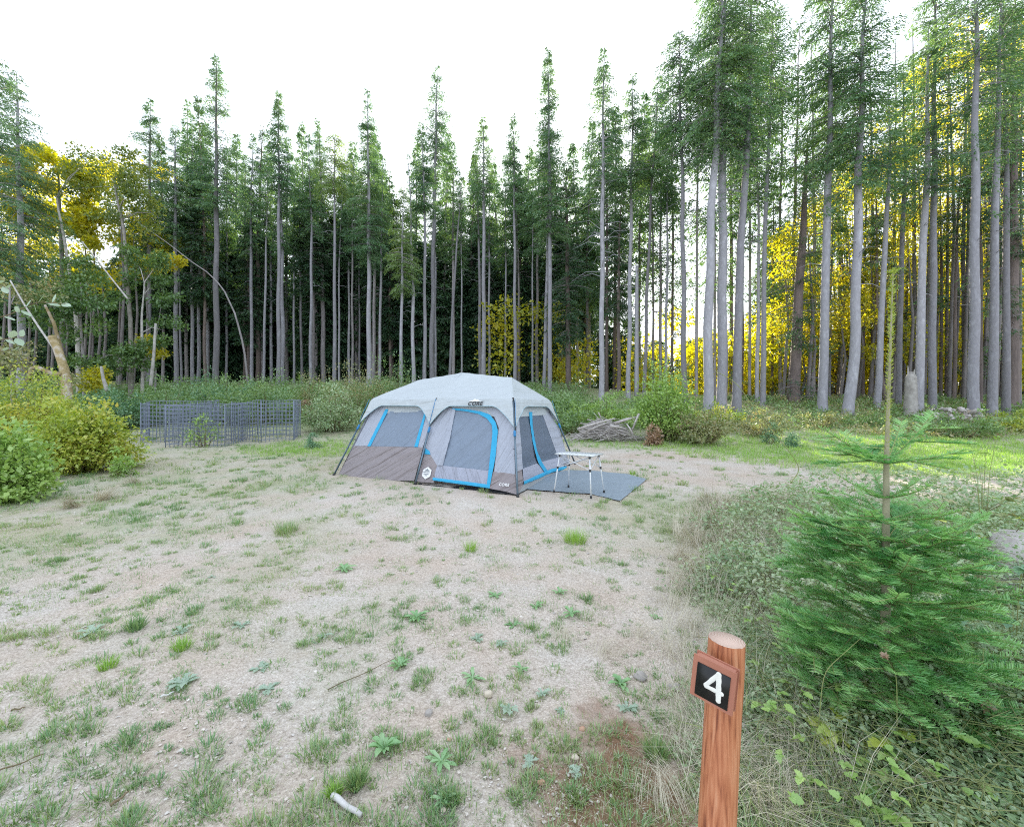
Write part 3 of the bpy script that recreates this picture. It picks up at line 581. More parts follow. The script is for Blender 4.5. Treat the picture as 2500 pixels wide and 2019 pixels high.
# keep the back of the board against the post
board = MB()
import bmesh
bm = bmesh.new(); bmesh.ops.create_cube(bm, size=1)
for vtx in bm.verts: vtx.co = Vector(bc_ + exb * vtx.co.x * (W_ + .010) + eyb * vtx.co.y * (H_ + .006) + ezb * (vtx.co.z * TH + TH / 2))
bmesh.ops.bevel(bm, geom=bm.edges[:], offset=.003, segments=2, affect='EDGES')
me = bpy.data.meshes.new('sign_board'); bm.to_mesh(me); bm.free(); me.materials.append(M['board_wood'])
bo = bpy.data.objects.new('sign_board', me); C.objects.link(bo); bo.parent = post; bo.matrix_parent_inverse = post.matrix_world.inverted()
mb = MB(); mb.box(bc_ - ezb * .0012 + eyb * .004, W_ - .008, H_ - .012, .002, [exb, eyb, ezb]); mb.build('black_panel', M['board_black'], bo)
# hand-painted 4: three fat strokes
fm = MB()
def stroke(pts, w, off):
    pts = [onpl(*zp(*p)) for p in pts]; P = []
    for i in range(len(pts) - 1):
        for s in np.linspace(0, 1, 16, endpoint=(i == len(pts) - 2)): P.append(pts[i] + (pts[i + 1] - pts[i]) * s)
    P = np.array(P) - ezb * .003; n = len(P)
    for i, p in enumerate(P):
        r = w * (1 + .06 * math.sin(i * .7 + w * 500)); k = 14
        c = np.array([p + (exb * math.cos(a) + eyb * math.sin(a)) * r + ezb * (.0010 - .0006 * off) for a in np.linspace(0, 2 * math.pi, k, endpoint=False)] + [p - ezb * (.0012 + .0004 * off)])
        fm.add(c, tris=[(j, (j + 1) % k, k) for j in range(k)])
def onpl(px, py):
    o = np.array([0, 0, CAMZ]); d = at(px, py, 1.0) - o; return o + d * np.dot(bc_ - o, ezb) / np.dot(d, ezb)
stroke([(352, 485), (246, 572)], .0058, 0); stroke([(250, 580), (375, 645)], .0054, 1); stroke([(355, 485), (352, 600), (349, 700)], .0062, 2)
fm.build('numeral', M['paint_w'], bo, smooth=True)
lag = MB(); lag.box(bc_ + ezb * (TH + .006) , .03, .08, .014, [exb, eyb, ezb]); lag.build('bracket', M['post'], bo)

# wire mesh cages
M['wire'] = solid('dark_grey_wire', (.16, .19, .26), (.22, .25, .33), 12, .6, .1)
def wire_panel(mb, A, B, H, vs, hs, bow=0.0, rad=.006, seed=0, skip=0.0):
    rg = np.random.default_rng(seed); A = np.array(A, float); B = np.array(B, float); d = B - A; L = np.linalg.norm(d[:2]); nn = nrm(np.array([-d[1], d[0], 0])); n = max(2, int(L / vs))
    def pt(s, h):
        p = A + d * s + nn * bow * math.sin(math.pi * s); p[2] = float(terr(p[0], p[1])) + h + .02 * math.sin(s * 5 + seed); return p
    for i in range(n + 1):
        s = i / n; mb.tube([pt(s, -.02), pt(s, H * .5) + nn * .01 * rg.normal(), pt(s, H + .01 * rg.normal())], rad, 4, cap=False)
    h = hs * .6
    while h <= H:
        mb.tube([pt(s, h) for s in np.linspace(0, 1, 7)], rad * .9, 4, cap=False); h += hs
def cage(label, corners, H, seed, group='wire mesh tree guards behind the tent on the left'):
    P = [gp(*c) if len(c) == 2 else np.array(c) for c in corners]; cen = sum(P) / len(P)
    root = empty('mesh_cage', cen, label, 'tree guard', group)
    for i in range(len(P)):
        A, B = P[i], P[(i + 1) % len(P)]
        if seed >= 50 and i == len(P) - 1: break
        mb = MB(); wire_panel(mb, A, B, H, .11, .125, .04, .0105, seed + i); mb.build('mesh_panel', M['wire'], root)
        st = MB(); s0 = A.copy(); s0[2] -= .1; s1 = A.copy(); s1[2] += H + .05; st.tube([s0, s1], .014, 6); st.build('stake', M['wire'], root)
    return root
f0, f1 = gp(404, 1093), gp(549, 1091)
b0_, b1_ = f0 + [.25, 1.0, 0], f1 + [-.05, 1.05, 0]
cage('front square cage of dark wire mesh with a leafy sapling inside', [f0, f1, b1_, b0_], 1.20, 1)
r0, r1 = gp(566, 1078), gp(717, 1076)
cage('right-hand cage of dark wire mesh, nearest to the tent', [r0, (r0 + r1) / 2 + [0.1, -.25, 0], r1, r1 + [-.25, .9, 0], r0 + [.2, 1.0, 0]], 1.22, 11)
l0 = gp(344, 1082); l1 = l0 + [1.7, .1, 0]
cage('left-hand cage of dark wire mesh behind the front one', [l0, l1, l1 + [-.1, 1.1, 0], l0 + [-.6, 1.0, 0]], 1.22, 21)

# ---------------------------------------------------------------- conifers of the wood edge
def conifer_crown(mb, rg, path, z0, z1, Rr, leaf=.17, dens=1.0, droop=.35, wood=True, shape='spire', gap=.0):
    """boughs from height z0 to z1 round a trunk path; flat drooping sprays of leaf-sized faces"""
    Hc = z1 - z0; nb = int((30 + Hc * 11) * dens); ts = np.sort(rg.random(nb) ** .92); sprP = []; sprD = []; sprN = []; sprL = []
    if gap: ts = ts[vnoise(ts * Hc, 0, int(rg.integers(1000)), 1.3) > gap]
    for tt in ts:
        if shape == 'spire': prof = (1 - tt) ** .85 * (.55 + .45 * min(1, tt / .18)) + .035
        else: prof = (1 - tt) ** .5 * (.45 + .55 * min(1, tt / .3)) + .05
        Lb = Rr * prof * rg.uniform(.55, 1.15); zz = z0 + tt * Hc; az = rg.uniform(0, 2 * math.pi)
        c = path(zz); el = -.15 + .75 * tt + rg.normal() * .12; hd = np.array([math.cos(az), math.sin(az), 0]); sd = np.array([-hd[1], hd[0], 0])
        k = max(6, int((Lb + .25) * 48 * dens * (.17 / leaf) ** 1.3 * 1.45)); s = rg.random(k) ** .8 * .95 + .05
        axis = c + hd * (s * Lb * math.cos(el))[:, None]; zof = s * Lb * math.sin(el) - droop * Lb * s ** 2
        lat = rg.normal(size=k) * (.10 + .26 * Lb * s * (1.15 - s)) ; hang = -np.abs(lat) * .35 - rg.random(k) * .18 * (1 - tt * .6)
        P = axis + sd * lat[:, None]; P[:, 2] += zof + hang
        D = hd * .7 + sd * np.sign(lat)[:, None] * .55 + np.array([0, 0, -.55]) + rg.normal(size=(k, 3)) * .28
        Nn = np.array([0, 0, 1.0]) + rg.normal(size=(k, 3)) * .55
        sprP.append(P); sprD.append(D); sprN.append(Nn); sprL.append(leaf * rg.uniform(.6, 1.35, k) * (1 - .35 * tt))
        if wood and Lb > .5: 
            q = np.linspace(0, .85, 4); pts = c + hd * (q * Lb * math.cos(el))[:, None]; pts[:, 2] += q * Lb * math.sin(el) - droop * Lb * q ** 2
            mb.tube(pts, np.array([.028, .02, .014, .006]) * min(1, .5 + Lb / 3), 3, m=1, cap=False)
    if sprP:
        L = np.concatenate(sprL); mb.kites(np.concatenate(sprP), np.concatenate(sprD), np.concatenate(sprN), L * 1.1, L * .30)
def twigs(mb, rg, path, z0, z1, n, ln, m=0):
    for _ in range(n):
        z = rg.uniform(z0, z1); a = rg.uniform(0, 2 * math.pi); c = path(z); l = ln * rg.uniform(.3, 1); h = np.array([math.cos(a), math.sin(a), 0]); e = rg.uniform(-.1, .45)
        mb.tube([c, c + h * l * .5 + ZZ * l * e * .5, c + h * l + ZZ * l * (e - .35) * .8], [.02, .012, .004], 3, m=m, cap=False)
def trunk_path(pts, y):
    """pts: photo pixels from the foot up, all on the tree's own upright plane at distance y"""
    Q = np.array([at(px, py, y) for px, py in pts]); Q[:, 1] += 0
    def f(z): return np.array([np.interp(z, Q[:, 2], Q[:, 0]), y, z])
    return Q, f
ALL = []
def make_tree(x, wpx, pts, ycb, rpx, y, kind='needle', bark='bark', dens=1.0, shape='spire', ntw=10, twl=.8, label=None, short=None, leaf=.16, gap=0.0, droop=.35, ycb_top=None, low=None):
    rg = np.random.default_rng(int(abs(x * 13 + y * 7)))
    if x > 1590 and not low: low = [(ycb + rg.uniform(20, 190), rg.choice([-1, 1]) * rg.uniform(5, 40), rg.uniform(35, 75), rg.uniform(.5, 1.1)) for _ in range(3)]
    if not label: pts = pts[:-1] + [(pts[-1][0] + rg.normal() * 9, pts[-1][1])]
    if x > 2080: dens = dens * .75
    P = [(x, HY)] + pts; Q, f = trunk_path(P, y); Q[0][2] = terr(Q[0][0], y) - .15
    if Q[0][2] > Q[1][2]: Q = np.delete(Q, 0, 0)
    zb, zt = Q[0][2], Q[-1][2]
    f = lambda z: np.array([np.interp(z, Q[:, 2], Q[:, 0]) + .0, y, z])
    r0 = wpx / 2 / F * y
    zz = np.concatenate([[zb, zb + .25, zb + .7], np.linspace(zb + 1.4, zt, 16)]); 
    rr = np.array([1.45, 1.2, 1.08] + list(np.interp(np.linspace(0, 1, 16), [0, .5, .9, 1], [1.02, .74, .26, .05]))) * r0
    root = empty('conifer_tree', [Q[0][0], y, zb + .15], label or '', 'tree')
    kb = rg.uniform(.5, 2.6)
    wig = np.array([[kb * .12 * r0 * math.sin(z * 1.1 + x), .12 * r0 * math.cos(z * .9 + x), 0] for z in zz])
    tk = MB(); tk.tube([f(z) + w for z, w in zip(zz, wig)], rr, 9, cap=False)
    zc0 = at(x, ycb, y)[2]
    if ntw: twigs(tk, rg, f, max(zb + 3, zc0 - (zc0 - zb) * .45), min(zt, zc0 + 2), ntw, twl * 1.2)
    twigs(tk, rg, f, zb + 1.0, zc0, 16, .22)
    tk.build('trunk', M[bark], root, smooth=True)
    if rpx:
        cr = MB(); conifer_crown(cr, rg, f, zc0 - .4, zt + .15, rpx * 1.22 / F * y, leaf, dens, droop, True, shape, gap)
        if low:
            for (yy, dx, rp, n) in low:          # separate low boughs
                c = at(x, yy, y); conifer_crown(cr, rg, lambda z: np.array([c[0] + dx / F * y, y - .3, z]), c[2] - .5, c[2] + .5, rp / F * y, leaf, .35 * n, .3, True, 'x')
        cr.build('crown', [M[kind], M['bark_d']], root)
    ALL.append([x, wpx, root, label, short, bark, rpx]); return root
T_ = make_tree
# left of the tent: x at foot, width, (x,y) points up the trunk, crown bottom row, crown radius, distance
T_(430, 10, [(428, 600), (425, 300)], 560, 45, 30, ntw=6)
T_(443, 5, [(436, 620), (420, 470)], 640, 14, 31, ntw=3, dens=.5)
T_(470, 8, [(468, 500), (466, 290)], 580, 42, 32)
T_(485, 8, [(487, 500), (489, 330)], 590, 34, 33)
T_(507, 7, [(505, 500), (500, 300)], 600, 38, 34)
T_(528, 13.5, [(528, 460), (528, 139)], 500, 72, 28, dens=1.05, ntw=14, label='tallest spire-topped conifer left of the tent, its pale trunk bare to mid height', short="the tallest spire on the left", droop=.25)
T_(553, 6, [(554, 640), (556, 360)], 600, 28, 35)
T_(598, 8, [(598, 500), (600, 380)], 620, 35, 35, bark='bark_b')
T_(615, 8, [(612, 500), (608, 330)], 600, 40, 32)
T_(630, 11, [(630, 600), (630, 310)], 600, 42, 33.5, bark='bark_b', kind='needle_d')
T_(643, 6, [(652, 500), (657, 330)], 560, 26, 31)
T_(662, 7, [(661, 500), (660, 380)], 640, 30, 34)
T_(680, 10, [(681, 460), (680, 224)], 470, 44, 29, label='narrow dark spire conifer with a pale bare trunk above the mesh cages', short="the narrow spire above the cages", dens=1.2, ntw=8)
T_(691, 10, [(688, 600), (684, 400)], 600, 26, 30.5)
T_(718, 5.5, [(717, 600), (716, 400)], 610, 24, 33)
T_(737, 6, [(731, 540), (728, 420)], 620, 28, 33)
T_(758, 8, [(761, 560), (762, 330)], 560, 38, 30)
T_(772, 7, [(772, 560), (775, 290)], 600, 44, 34.5, bark='bark_d')
T_(790, 11, [(786, 560), (785, 310)], 620, 46, 33.5, bark='bark_d')
T_(817, 9, [(817, 500), (817, 330)], 455, 56, 28, kind='needle_b', shape='x', label='yellowish conifer with a broad umbrella-like crown over a thin pale trunk', short='the yellowish umbrella-crowned conifer', droop=.5, ntw=12)
T_(828, 5, [(828, 640), (828, 420)], 620, 25, 33)
T_(852, 6, [(852, 640), (852, 400)], 640, 30, 34)
T_(861, 6, [(860, 640), (858, 400)], 600, 30, 32, bark='bark_d')
T_(878, 4.5, [(877, 640), (876, 450)], 640, 25, 34)
T_(901, 12, [(901, 560), (897, 222)], 620, 62, 28.5, label='broad tall conifer rising just left of the tent roof with a pale trunk', short="the broad tree by the tent", dens=1.15, low=[(560, 0, 50, 1)])
T_(912, 8, [(915, 600), (918, 320)], 620, 40, 31, bark='bark_d')
T_(926, 7, [(931, 600), (933, 380)], 590, 28, 30)
T_(978, 8, [(982, 640), (984, 460)], 700, 40, 26.5, kind='needle_b', shape='x', label='short yellow-green conifer with low-hanging boughs behind the left end of the tent', short="the low yellow-green conifer", droop=.5)
T_(1009, 9, [(1008, 700), (1003, 540), (1003, 380)], 690, 26, 27.5, dens=.6)
T_(1037, 9, [(1037, 500), (1036, 300)], 500, 44, 28)
T_(1053, 12, [(1060, 500), (1068, 165)], 430, 62, 30, label='slightly leaning tall conifer with a sparse ragged top behind the tent ridge', short="the ragged tree behind the tent", droop=.2, gap=.0, ntw=12)
T_(1063, 6, [(1063, 650), (1060, 400)], 600, 26, 31)
T_(1096, 7, [(1108, 700), (1118, 430)], 520, 25, 28.5, dens=.7)
T_(1107, 8, [(1106, 600), (1104, 350)], 600, 42, 31, bark='bark_d')
T_(1127, 4.5, [(1127, 690), (1125, 460)], 640, 22, 31, dens=.7)
T_(1172, 8, [(1170, 600), (1172, 370)], 560, 28, 29)
T_(1181, 11, [(1181, 500), (1180, 288)], 480, 46, 27.5, label='fine-branched conifer with a pale straight trunk above the tent peak', short="the tree above the tent peak")
T_(1195, 6, [(1194, 660), (1192, 400)], 620, 26, 30)
T_(1233, 5, [(1235, 640), (1237, 380)], 620, 30, 30)
T_(1258, 9, [(1256, 500), (1253, 283)], 500, 40, 27, label='small-crowned conifer on a thin pale trunk above the tent front corner', short="the small-crowned tree behind the tent")
T_(1266, 6, [(1266, 640), (1266, 340)], 560, 34, 31, bark='bark_d')
T_(1300, 5, [(1300, 640), (1300, 440)], 600, 36, 29)
T_(1310, 8, [(1312, 640), (1314, 330)], 560, 46, 32, bark='bark_d')
T_(1328, 9, [(1336, 640), (1344, 300)], 560, 30, 27)
T_(1342, 11, [(1343, 480), (1337, 122)], 560, 60, 25.5, label='very tall slender conifer with a ragged tip above the right end of the tent', short="the tall tree by the tent's end", droop=.3, gap=.0, ntw=16, dens=1.2)
T_(1388, 13, [(1386, 700), (1382, 400)], 840, 62, 27, kind='needle_d', bark='bark_b', shape='x', label='dark densely branched conifer with foliage almost down to the ground right of the tent', short="the dark low-branched tree", dens=1.1)
T_(1468, 13, [(1471, 550), (1474, 120)], 430, 66, 22.5, dens=1.0, ntw=60, twl=1.6, label='tall feathery-topped conifer with many bare dead side branches behind the brush pile', short="the tree behind the brush pile", gap=.0, droop=.55)
T_(1481, 8, [(1482, 600), (1480, 300)], 600, 44, 27, bark='bark_b')
T_(1511, 9, [(1510, 640), (1512, 420)], 760, 44, 26, bark='bark_b', kind='needle_d')
T_(1534, 11, [(1540, 560), (1545, 180)], 480, 76, 24, ntw=16)
def snag(x, ytop, wpx, ybase, y, label, bark='bark'):
    b = at(x, ybase, y); b[2] = terr(b[0], y) - .1; t = at(x + 1, ytop, y); r = wpx / 2 / F * y
    root = empty('broken_snag', b, label, 'dead tree'); mb = MB(); zs = np.linspace(0, 1, 10)
    mb.tube([b + (t - b) * s for s in zs], [r * (1.15 - .35 * s) for s in zs[:-1]] + [r * .3], 8)
    for k in range(4): a = k * 1.6; mb.tube([t + np.array([math.cos(a), math.sin(a), 0]) * r * .5 - ZZ * .4, t + np.array([math.cos(a), math.sin(a), 0]) * r * .6 + ZZ * (.1 + .25 * ((k * 7) % 3) / 3)], [r * .35, .01], 4)
    mb.build('trunk', M[bark], root); return root
snag(1554, 650, 10, 985, 24, 'bare pale broken snag without any crown between the tent and the bright shrub')
T_(1573, 8.5, [(1580, 700), (1592, 440), (1607, 190)], 420, 66, 23.5, ntw=14)
T_(1612, 8, [(1613, 640), (1616, 300)], 480, 50, 27, bark='bark_d', ntw=14)
T_(1624, 7, [(1630, 600), (1632, 330)], 500, 36, 25.5)
# the bigger, nearer trees on the right
T_(1671, 13, [(1667, 500), (1657, 90)], 330, 92, 20.5, dens=1.05, label='tall conifer forming the left shoulder of the dark right-hand wood, crown hanging over blank sky', short="the tall shoulder conifer", droop=.6, shape='x', ntw=26, twl=1.2)
T_(1727, 22, [(1733, 620), (1757, 150), (1765, -120)], 330, 120, 19, dens=1.05, label='thick pale trunk leaning slightly right, first of the trio of big trunks', short="the first big pale trunk", droop=.7, shape='x', ntw=20, twl=1.3, leaf=.15)
T_(1763, 23, [(1765, 300), (1768, -140)], 350, 110, 19.6, dens=1.0, label='thick straight pale trunk in the middle of the trio of big trunks', short="the middle big pale trunk", droop=.7, shape='x', ntw=20, twl=1.3, leaf=.15)
T_(1797, 20, [(1808, 600), (1826, 340), (1836, -80)], 360, 100, 19.2, dens=1.0, label='thick pale trunk leaning right, last of the trio of big trunks', short="the third big pale trunk", droop=.7, shape='x', ntw=20, twl=1.3, leaf=.15)
T_(1811, 8, [(1813, 640), (1815, 250)], 520, 50, 26, bark='bark_b')
T_(1848, 9, [(1853, 640), (1862, 300)], 470, 50, 22.5)
T_(1863, 12, [(1866, 600), (1882, 220), (1886, 20)], 300, 82, 21, label='slim pale conifer leaning a little right with tufts of green along its upper trunk', short='the slim tufted conifer', ntw=20, kind='needle', shape='x', low=[(400, 10, 50, 1.2), (470, -20, 40, 1)])
T_(1885, 6, [(1886, 700), (1888, 420)], 760, 40, 27, bark='bark_b', kind='needle_d')
T_(1938, 24, [(1950, 700), (1963, 540), (1970, 330)], 820, 95, 22, bark='bark_b', kind='needle_d', shape='x', dens=.62, label='dark brown trunk with sparse wide dark boughs, alone among the pale trunks', short="the dark wide-boughed trunk", droop=.25, ntw=30, twl=1.6)
T_(2008, 20, [(2016, 640), (2026, 300), (2032, -90)], 400, 100, 19, dens=1.1, label='stout pale trunk with flared roots just right of the dark brown trunk', short="the stout flared trunk", shape='x', ntw=26, twl=1.2)
T_(2025, 6, [(2028, 700), (2030, 430)], 620, 40, 25)
T_(2071, 22, [(2088, 820), (2092, 620), (2100, 300), (2115, -60)], 430, 105, 18.4, dens=1.1, label='pale trunk with a clearly curved flaring foot behind the young fir top', short='the trunk with the curved foot', shape='x', ntw=20, twl=1.2, low=[(400, 60, 60, 1.2)])
T_(2107, 7, [(2108, 700), (2110, 400)], 600, 44, 25, bark='bark_b')
T_(2141, 14, [(2158, 640), (2172, 420), (2178, 200)], 450, 62, 20, low=[(360, 20, 60, 1.3)])
T_(2163, 8, [(2150, 900), (2142, 800), (2140, 600), (2138, 380)], 640, 45, 23, bark='bark_b', kind='needle_d')
T_(2192, 12, [(2202, 600), (2210, 400), (2214, 170)], 480, 64, 21)
T_(2242, 18, [(2253, 600), (2264, 420), (2272, 60)], 480, 80, 19, kind='needle', low=[(430, -20, 60, 1.2)])
T_(2274, 16, [(2280, 500), (2283, -80)], 300, 86, 19.4, dens=1.2, label='straight pale trunk reaching out of the picture, just right of the white snag', short="the straight trunk beside the snag", shape='x')
T_(2296, 7, [(2299, 700), (2302, 380)], 640, 46, 24, bark='bark_b', kind='needle_d')
T_(2329, 7, [(2334, 640), (2340, 330)], 560, 46, 22, bark='bark_b', kind='needle_d')
T_(2377, 21, [(2380, 500), (2385, -130)], 240, 110, 17.4, dens=1.05, label='stout pale trunk with a long bare bole near the right edge of the picture', short="the stout bole near the edge", shape='x', leaf=.15)
T_(2392, 10, [(2394, 640), (2398, 300)], 560, 50, 21, bark='bark_b')
T_(2423, 18, [(2430, 500), (2437, 250), (2440, -60)], 320, 88, 18, dens=1.2, shape='x')
T_(2456, 15, [(2457, 600), (2456, 340), (2456, 20)], 400, 80, 18.6, dens=1.1, shape='x')
T_(2473, 22, [(2474, 600), (2476, -20)], 600, 96, 20, bark='bark_b', kind='needle_d', dens=1.2, shape='x', label='thick dark brown trunk at the right edge with dense dark foliage', short="the thick dark edge trunk")
sn = snag(2223, 908, 26, 1000, 17.8, 'short white peeling birch snag standing among the pale trunks on the right', 'birch')
# left edge conifers
T_(52, 16, [(50, 600), (40, 178)], 640, 105, 22, dens=.95, kind='needle', label='big dark conifer with a pointed top near the left edge of the picture', short="the big dark left-edge conifer", droop=.3)
T_(-30, 18, [(-30, 600), (-10, 150)], 700, 120, 20, dens=1.0, kind='needle', shape='x', label='very dark conifer cut off by the left edge of the picture', short='the dark conifer at the left edge')
T_(362, 10, [(364, 600), (367, 243)], 620, 78, 30, dens=1.15, droop=.35, label='grey-green conifer with spreading drooping boughs between the alders and the wood', short="the grey-green conifer by the alders")
# fill-in trees of the second rank: tops and crowns between the named ones
rg0 = np.random.default_rng(99)
for i, (x, top, y) in enumerate([(395, 330, 36), (455, 250, 35), (575, 330, 38), (500, 240, 31.5), (700, 340, 38), (742, 300, 37), (835, 390, 37), (870, 350, 36), (935, 330, 38), (958, 420, 36), (1018, 350, 36), (1085, 330, 36), (1150, 380, 36), (1215, 400, 36), (1285, 360, 36), (1365, 330, 35), (1410, 350, 34), (1435, 300, 33), (1500, 260, 31), (1560, 230, 30),
                               (1595, 300, 28), (1640, 180, 27), (1700, 60, 25), (1745, 30, 26), (1785, 120, 27), (1830, 60, 25), (1905, 120, 26), (1940, 40, 25.5), (1985, 60, 25), (2050, 100, 26), (2130, 40, 25), (2185, 60, 25), (2235, 20, 24), (2310, 10, 24), (2355, 40, 23), (2410, -20, 24), (2450, -40, 23), (2490, -60, 21)]):
    big = x > 1580
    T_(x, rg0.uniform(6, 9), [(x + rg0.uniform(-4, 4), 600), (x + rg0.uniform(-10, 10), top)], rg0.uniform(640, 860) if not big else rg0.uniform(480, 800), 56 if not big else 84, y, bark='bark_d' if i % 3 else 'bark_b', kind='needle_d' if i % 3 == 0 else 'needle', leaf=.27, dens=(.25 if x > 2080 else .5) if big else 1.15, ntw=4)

# label every remaining tree by its place beside a landmark tree
ALL.sort(key=lambda r: r[0]); marks = [i for i, r in enumerate(ALL) if r[3]]
used = {}; ordn = ['first', 'second', 'third', 'fourth', 'fifth', 'sixth', 'seventh', 'eighth', 'ninth', 'tenth', 'eleventh', 'twelfth']
for i, r in enumerate(ALL):
    if r[3]: continue
    k = min(marks, key=lambda m_: abs(m_ - i)); d = abs(k - i); side = 'right' if i > k else 'left'
    tone = {'bark': 'pale grey', 'bark_b': 'dark brown', 'bark_d': 'shaded grey'}[r[5]]; wd = 'slim' if r[1] < 10 else 'sturdy'
    lab = f"{wd} {tone} trunk, {ordn[d - 1]} {side} of {ALL[k][4]}"
    r[2]['label'] = lab
for r in ALL: r[2]['group'] = 'conifers along the edge of the wood'

# thin shaded trunks deep in the wood: one built, the others copied
protos = []
for p in range(5):
    rg = np.random.default_rng(400 + p); f = lambda z: np.array([0.02 * z * math.sin(z * .3 + p), 0, z])
    root = empty('deep_wood_conifer', (0, 0, 0), 'thin shaded trunk deep in the wood behind the front rows of trees', 'tree', 'shaded trunks deep in the wood')
    tk = MB(); zz = np.linspace(-.3, 17, 12); tk.tube([f(z) for z in zz], np.linspace(.15, .02, 12), 7, cap=False); twigs(tk, rg, f, 3, 9, 14, 1.1); tk.build('trunk', M['bark_d' if p % 2 else 'bark_b'], root, smooth=True)
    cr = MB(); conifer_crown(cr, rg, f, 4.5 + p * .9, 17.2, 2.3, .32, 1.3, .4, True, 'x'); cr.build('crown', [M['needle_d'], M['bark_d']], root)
    protos.append(root)
rg = np.random.default_rng(5); cnt = 0
for i in range(78):
    y = rg.uniform(33, 50); px = rg.uniform(330, 2560) if i < 34 else rg.uniform(330, 1450); 
    x = (px - CX) / F * y; src = protos[i % 5]
    if i < 5: o = src
    else:
        o = src.copy(); C.objects.link(o)
        for ch in src.children: c = ch.copy(); C.objects.link(c); c.parent = o
    o.location = (x, y, float(terr(x, y))); o.rotation_euler = (0, 0, rg.uniform(0, 6.28)); s = rg.uniform(.7, 1.0); o.scale = (s, s, s)

# far masses of the wood
def blob_leaves(mb, rg, cen, rad, n, leaf, m=0, hollow=.55, flat=0.0, aspect=.62):
    u = nrm(rg.normal(size=(n, 3))); r = hollow + (1 - hollow) * rg.random(n) ** .6; P = np.array(cen) + u * r[:, None] * np.array(rad)
    D = u * .6 + rg.normal(size=(n, 3)) * .6 + np.array([0, 0, -.15]); Nn = np.array([0, 0, 1.0]) + rg.normal(size=(n, 3)) * (.6 - flat) + u * .3
    L = leaf * rg.uniform(.6, 1.3, n); mb.kites(P, D, Nn, L, L * aspect, m=m)
dk = MB(); rg = np.random.default_rng(17)
for i in range(138):
    y = rg.uniform(34, 62); px = rg.uniform(-150, 1400) if i < 118 else rg.uniform(1380, 1800) if i < 130 else rg.uniform(1400, 2600); x = (px - CX) / F * y; gz_ = float(terr(x, y)); Hh = rg.uniform(9, 15)
    if px > 1400: Hh *= .6
    conifer_crown(dk, rg, lambda z: np.array([x, y, z]), gz_ + .2, gz_ + Hh, rg.uniform(2.2, 3.4), .42, 1.5, .35, False, 'x')
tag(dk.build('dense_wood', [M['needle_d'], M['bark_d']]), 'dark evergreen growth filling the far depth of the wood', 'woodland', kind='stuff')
mp_ = MB(); rg = np.random.default_rng(18)
for i in range(230):
    y = rg.uniform(26, 44); px = rg.choice([rg.uniform(1560, 2560), rg.uniform(1780, 2560), rg.uniform(1180, 1560)], p=[.38, .59, .03]); x = (px - CX) / F * y; gz_ = float(terr(x, y))
    top = rg.uniform(1.5, 7.0) + (max(0, px - 2050) / 400) * rg.uniform(0, 14); 
    blob_leaves(mp_, rg, (x, y, gz_ + top * .75), (rg.uniform(1, 2.1), 1.4, rg.uniform(.7, 1.5)), 340, .26, hollow=.2)
    blob_leaves(mp_, rg, (x, y, gz_ + top * .35), (rg.uniform(1, 2.1), 1.4, top * .3), 240, .26, hollow=.2)
for i in range(360):  # sunlit foliage; its yellow also stands in for backlit specks in the crowns
    y = rg.uniform(22.5, 33); px = rg.uniform(1900, 2600); x = (px - CX) / F * y; py = rg.uniform(60 + max(0, 2350 - px) * 1.2, 860); c = at(px, py, y); blob_leaves(mp_, rg, c, (rg.uniform(.7, 1.3), 1.0, rg.uniform(.4, .9)), 230, .17, hollow=.1)
    if i % 3 == 0: mp_.tube([[x, y, float(terr(x, y))], [x + .3, y, (c[2] + 2) / 2], c], [.10, .07, .02], 5, m=1, cap=False)
for i in range(70):
    y = rg.uniform(27, 34); px = rg.uniform(-60, 420); c = at(px, rg.uniform(380, 700), y); blob_leaves(mp_, rg, c, (rg.uniform(.8, 1.5), 1.2, rg.uniform(.5, 1.0)), 200, .24, hollow=.1)
    if i % 3 == 0: mp_.tube([[c[0], y, float(terr(c[0], y))], [c[0] + .3, y, (c[2] + 3) / 2], c], [.10, .07, .02], 5, m=1, cap=False)
tag(mp_.build('sunlit_understory', [M['maple'], M['bark_d']]), 'sunlit yellow-green leaves glowing behind the trunks at both sides of the wood', 'woodland', kind='stuff')

# ---------------------------------------------------------------- alders and maples on the left
def broadleaf(label, pts, wpx, y, blobs, kind, bark='birch', leaf=.16, n=420, group=None, name='alder_tree', mid=1):
    rg = np.random.default_rng(int(abs(pts[0][0] * 3 + y))); Q = np.array([at(px, py, y) for px, py in pts]); Q[0][2] = min(Q[0][2], terr(Q[0][0], y) - .1) if pts[0][1] > 900 else Q[0][2]
    root = empty(name, [Q[0][0], y, max(float(terr(Q[0][0], y)), Q[0][2])], label, 'tree', group); s = np.linspace(0, len(Q) - 1, 16); PP = np.stack([np.interp(s, range(len(Q)), Q[:, i]) for i in range(3)], 1)
    PP[:, 0] += .05 * np.sin(s * 4); r = wpx / 2 / F * y; tk = MB(); tk.tube(PP, np.linspace(r, r * .3, 16), 8, cap=False); cr = MB()
    for (bx, by, br_, bh) in blobs:
        c = at(bx, by, y) + np.array([0, rg.uniform(-.8, .8), 0]); rp = br_ / F * y; rh = bh / F * y
        k = int(max(3, rp * rh / .22))
        near = PP[np.argmin(np.abs(PP[:, 2] - (c[2] - .5)))]; tk.tube([near, (near + c) / 2 + ZZ * .2, c], [r * .35, r * .25, .01], 4, cap=False)
        for _ in range(k): 
            u = nrm(rg.normal(size=3)); cc = c + u * np.array([rp, min(rp, 1.6), rh]) * rg.random() ** .5 * .85
            blob_leaves(cr, rg, cc, (.55, .5, .30), int(n / 3.2), leaf, hollow=.0, flat=.2)
    tk.build('trunk', M[bark], root, smooth=True); cr.build('crown', M[kind], root); return root
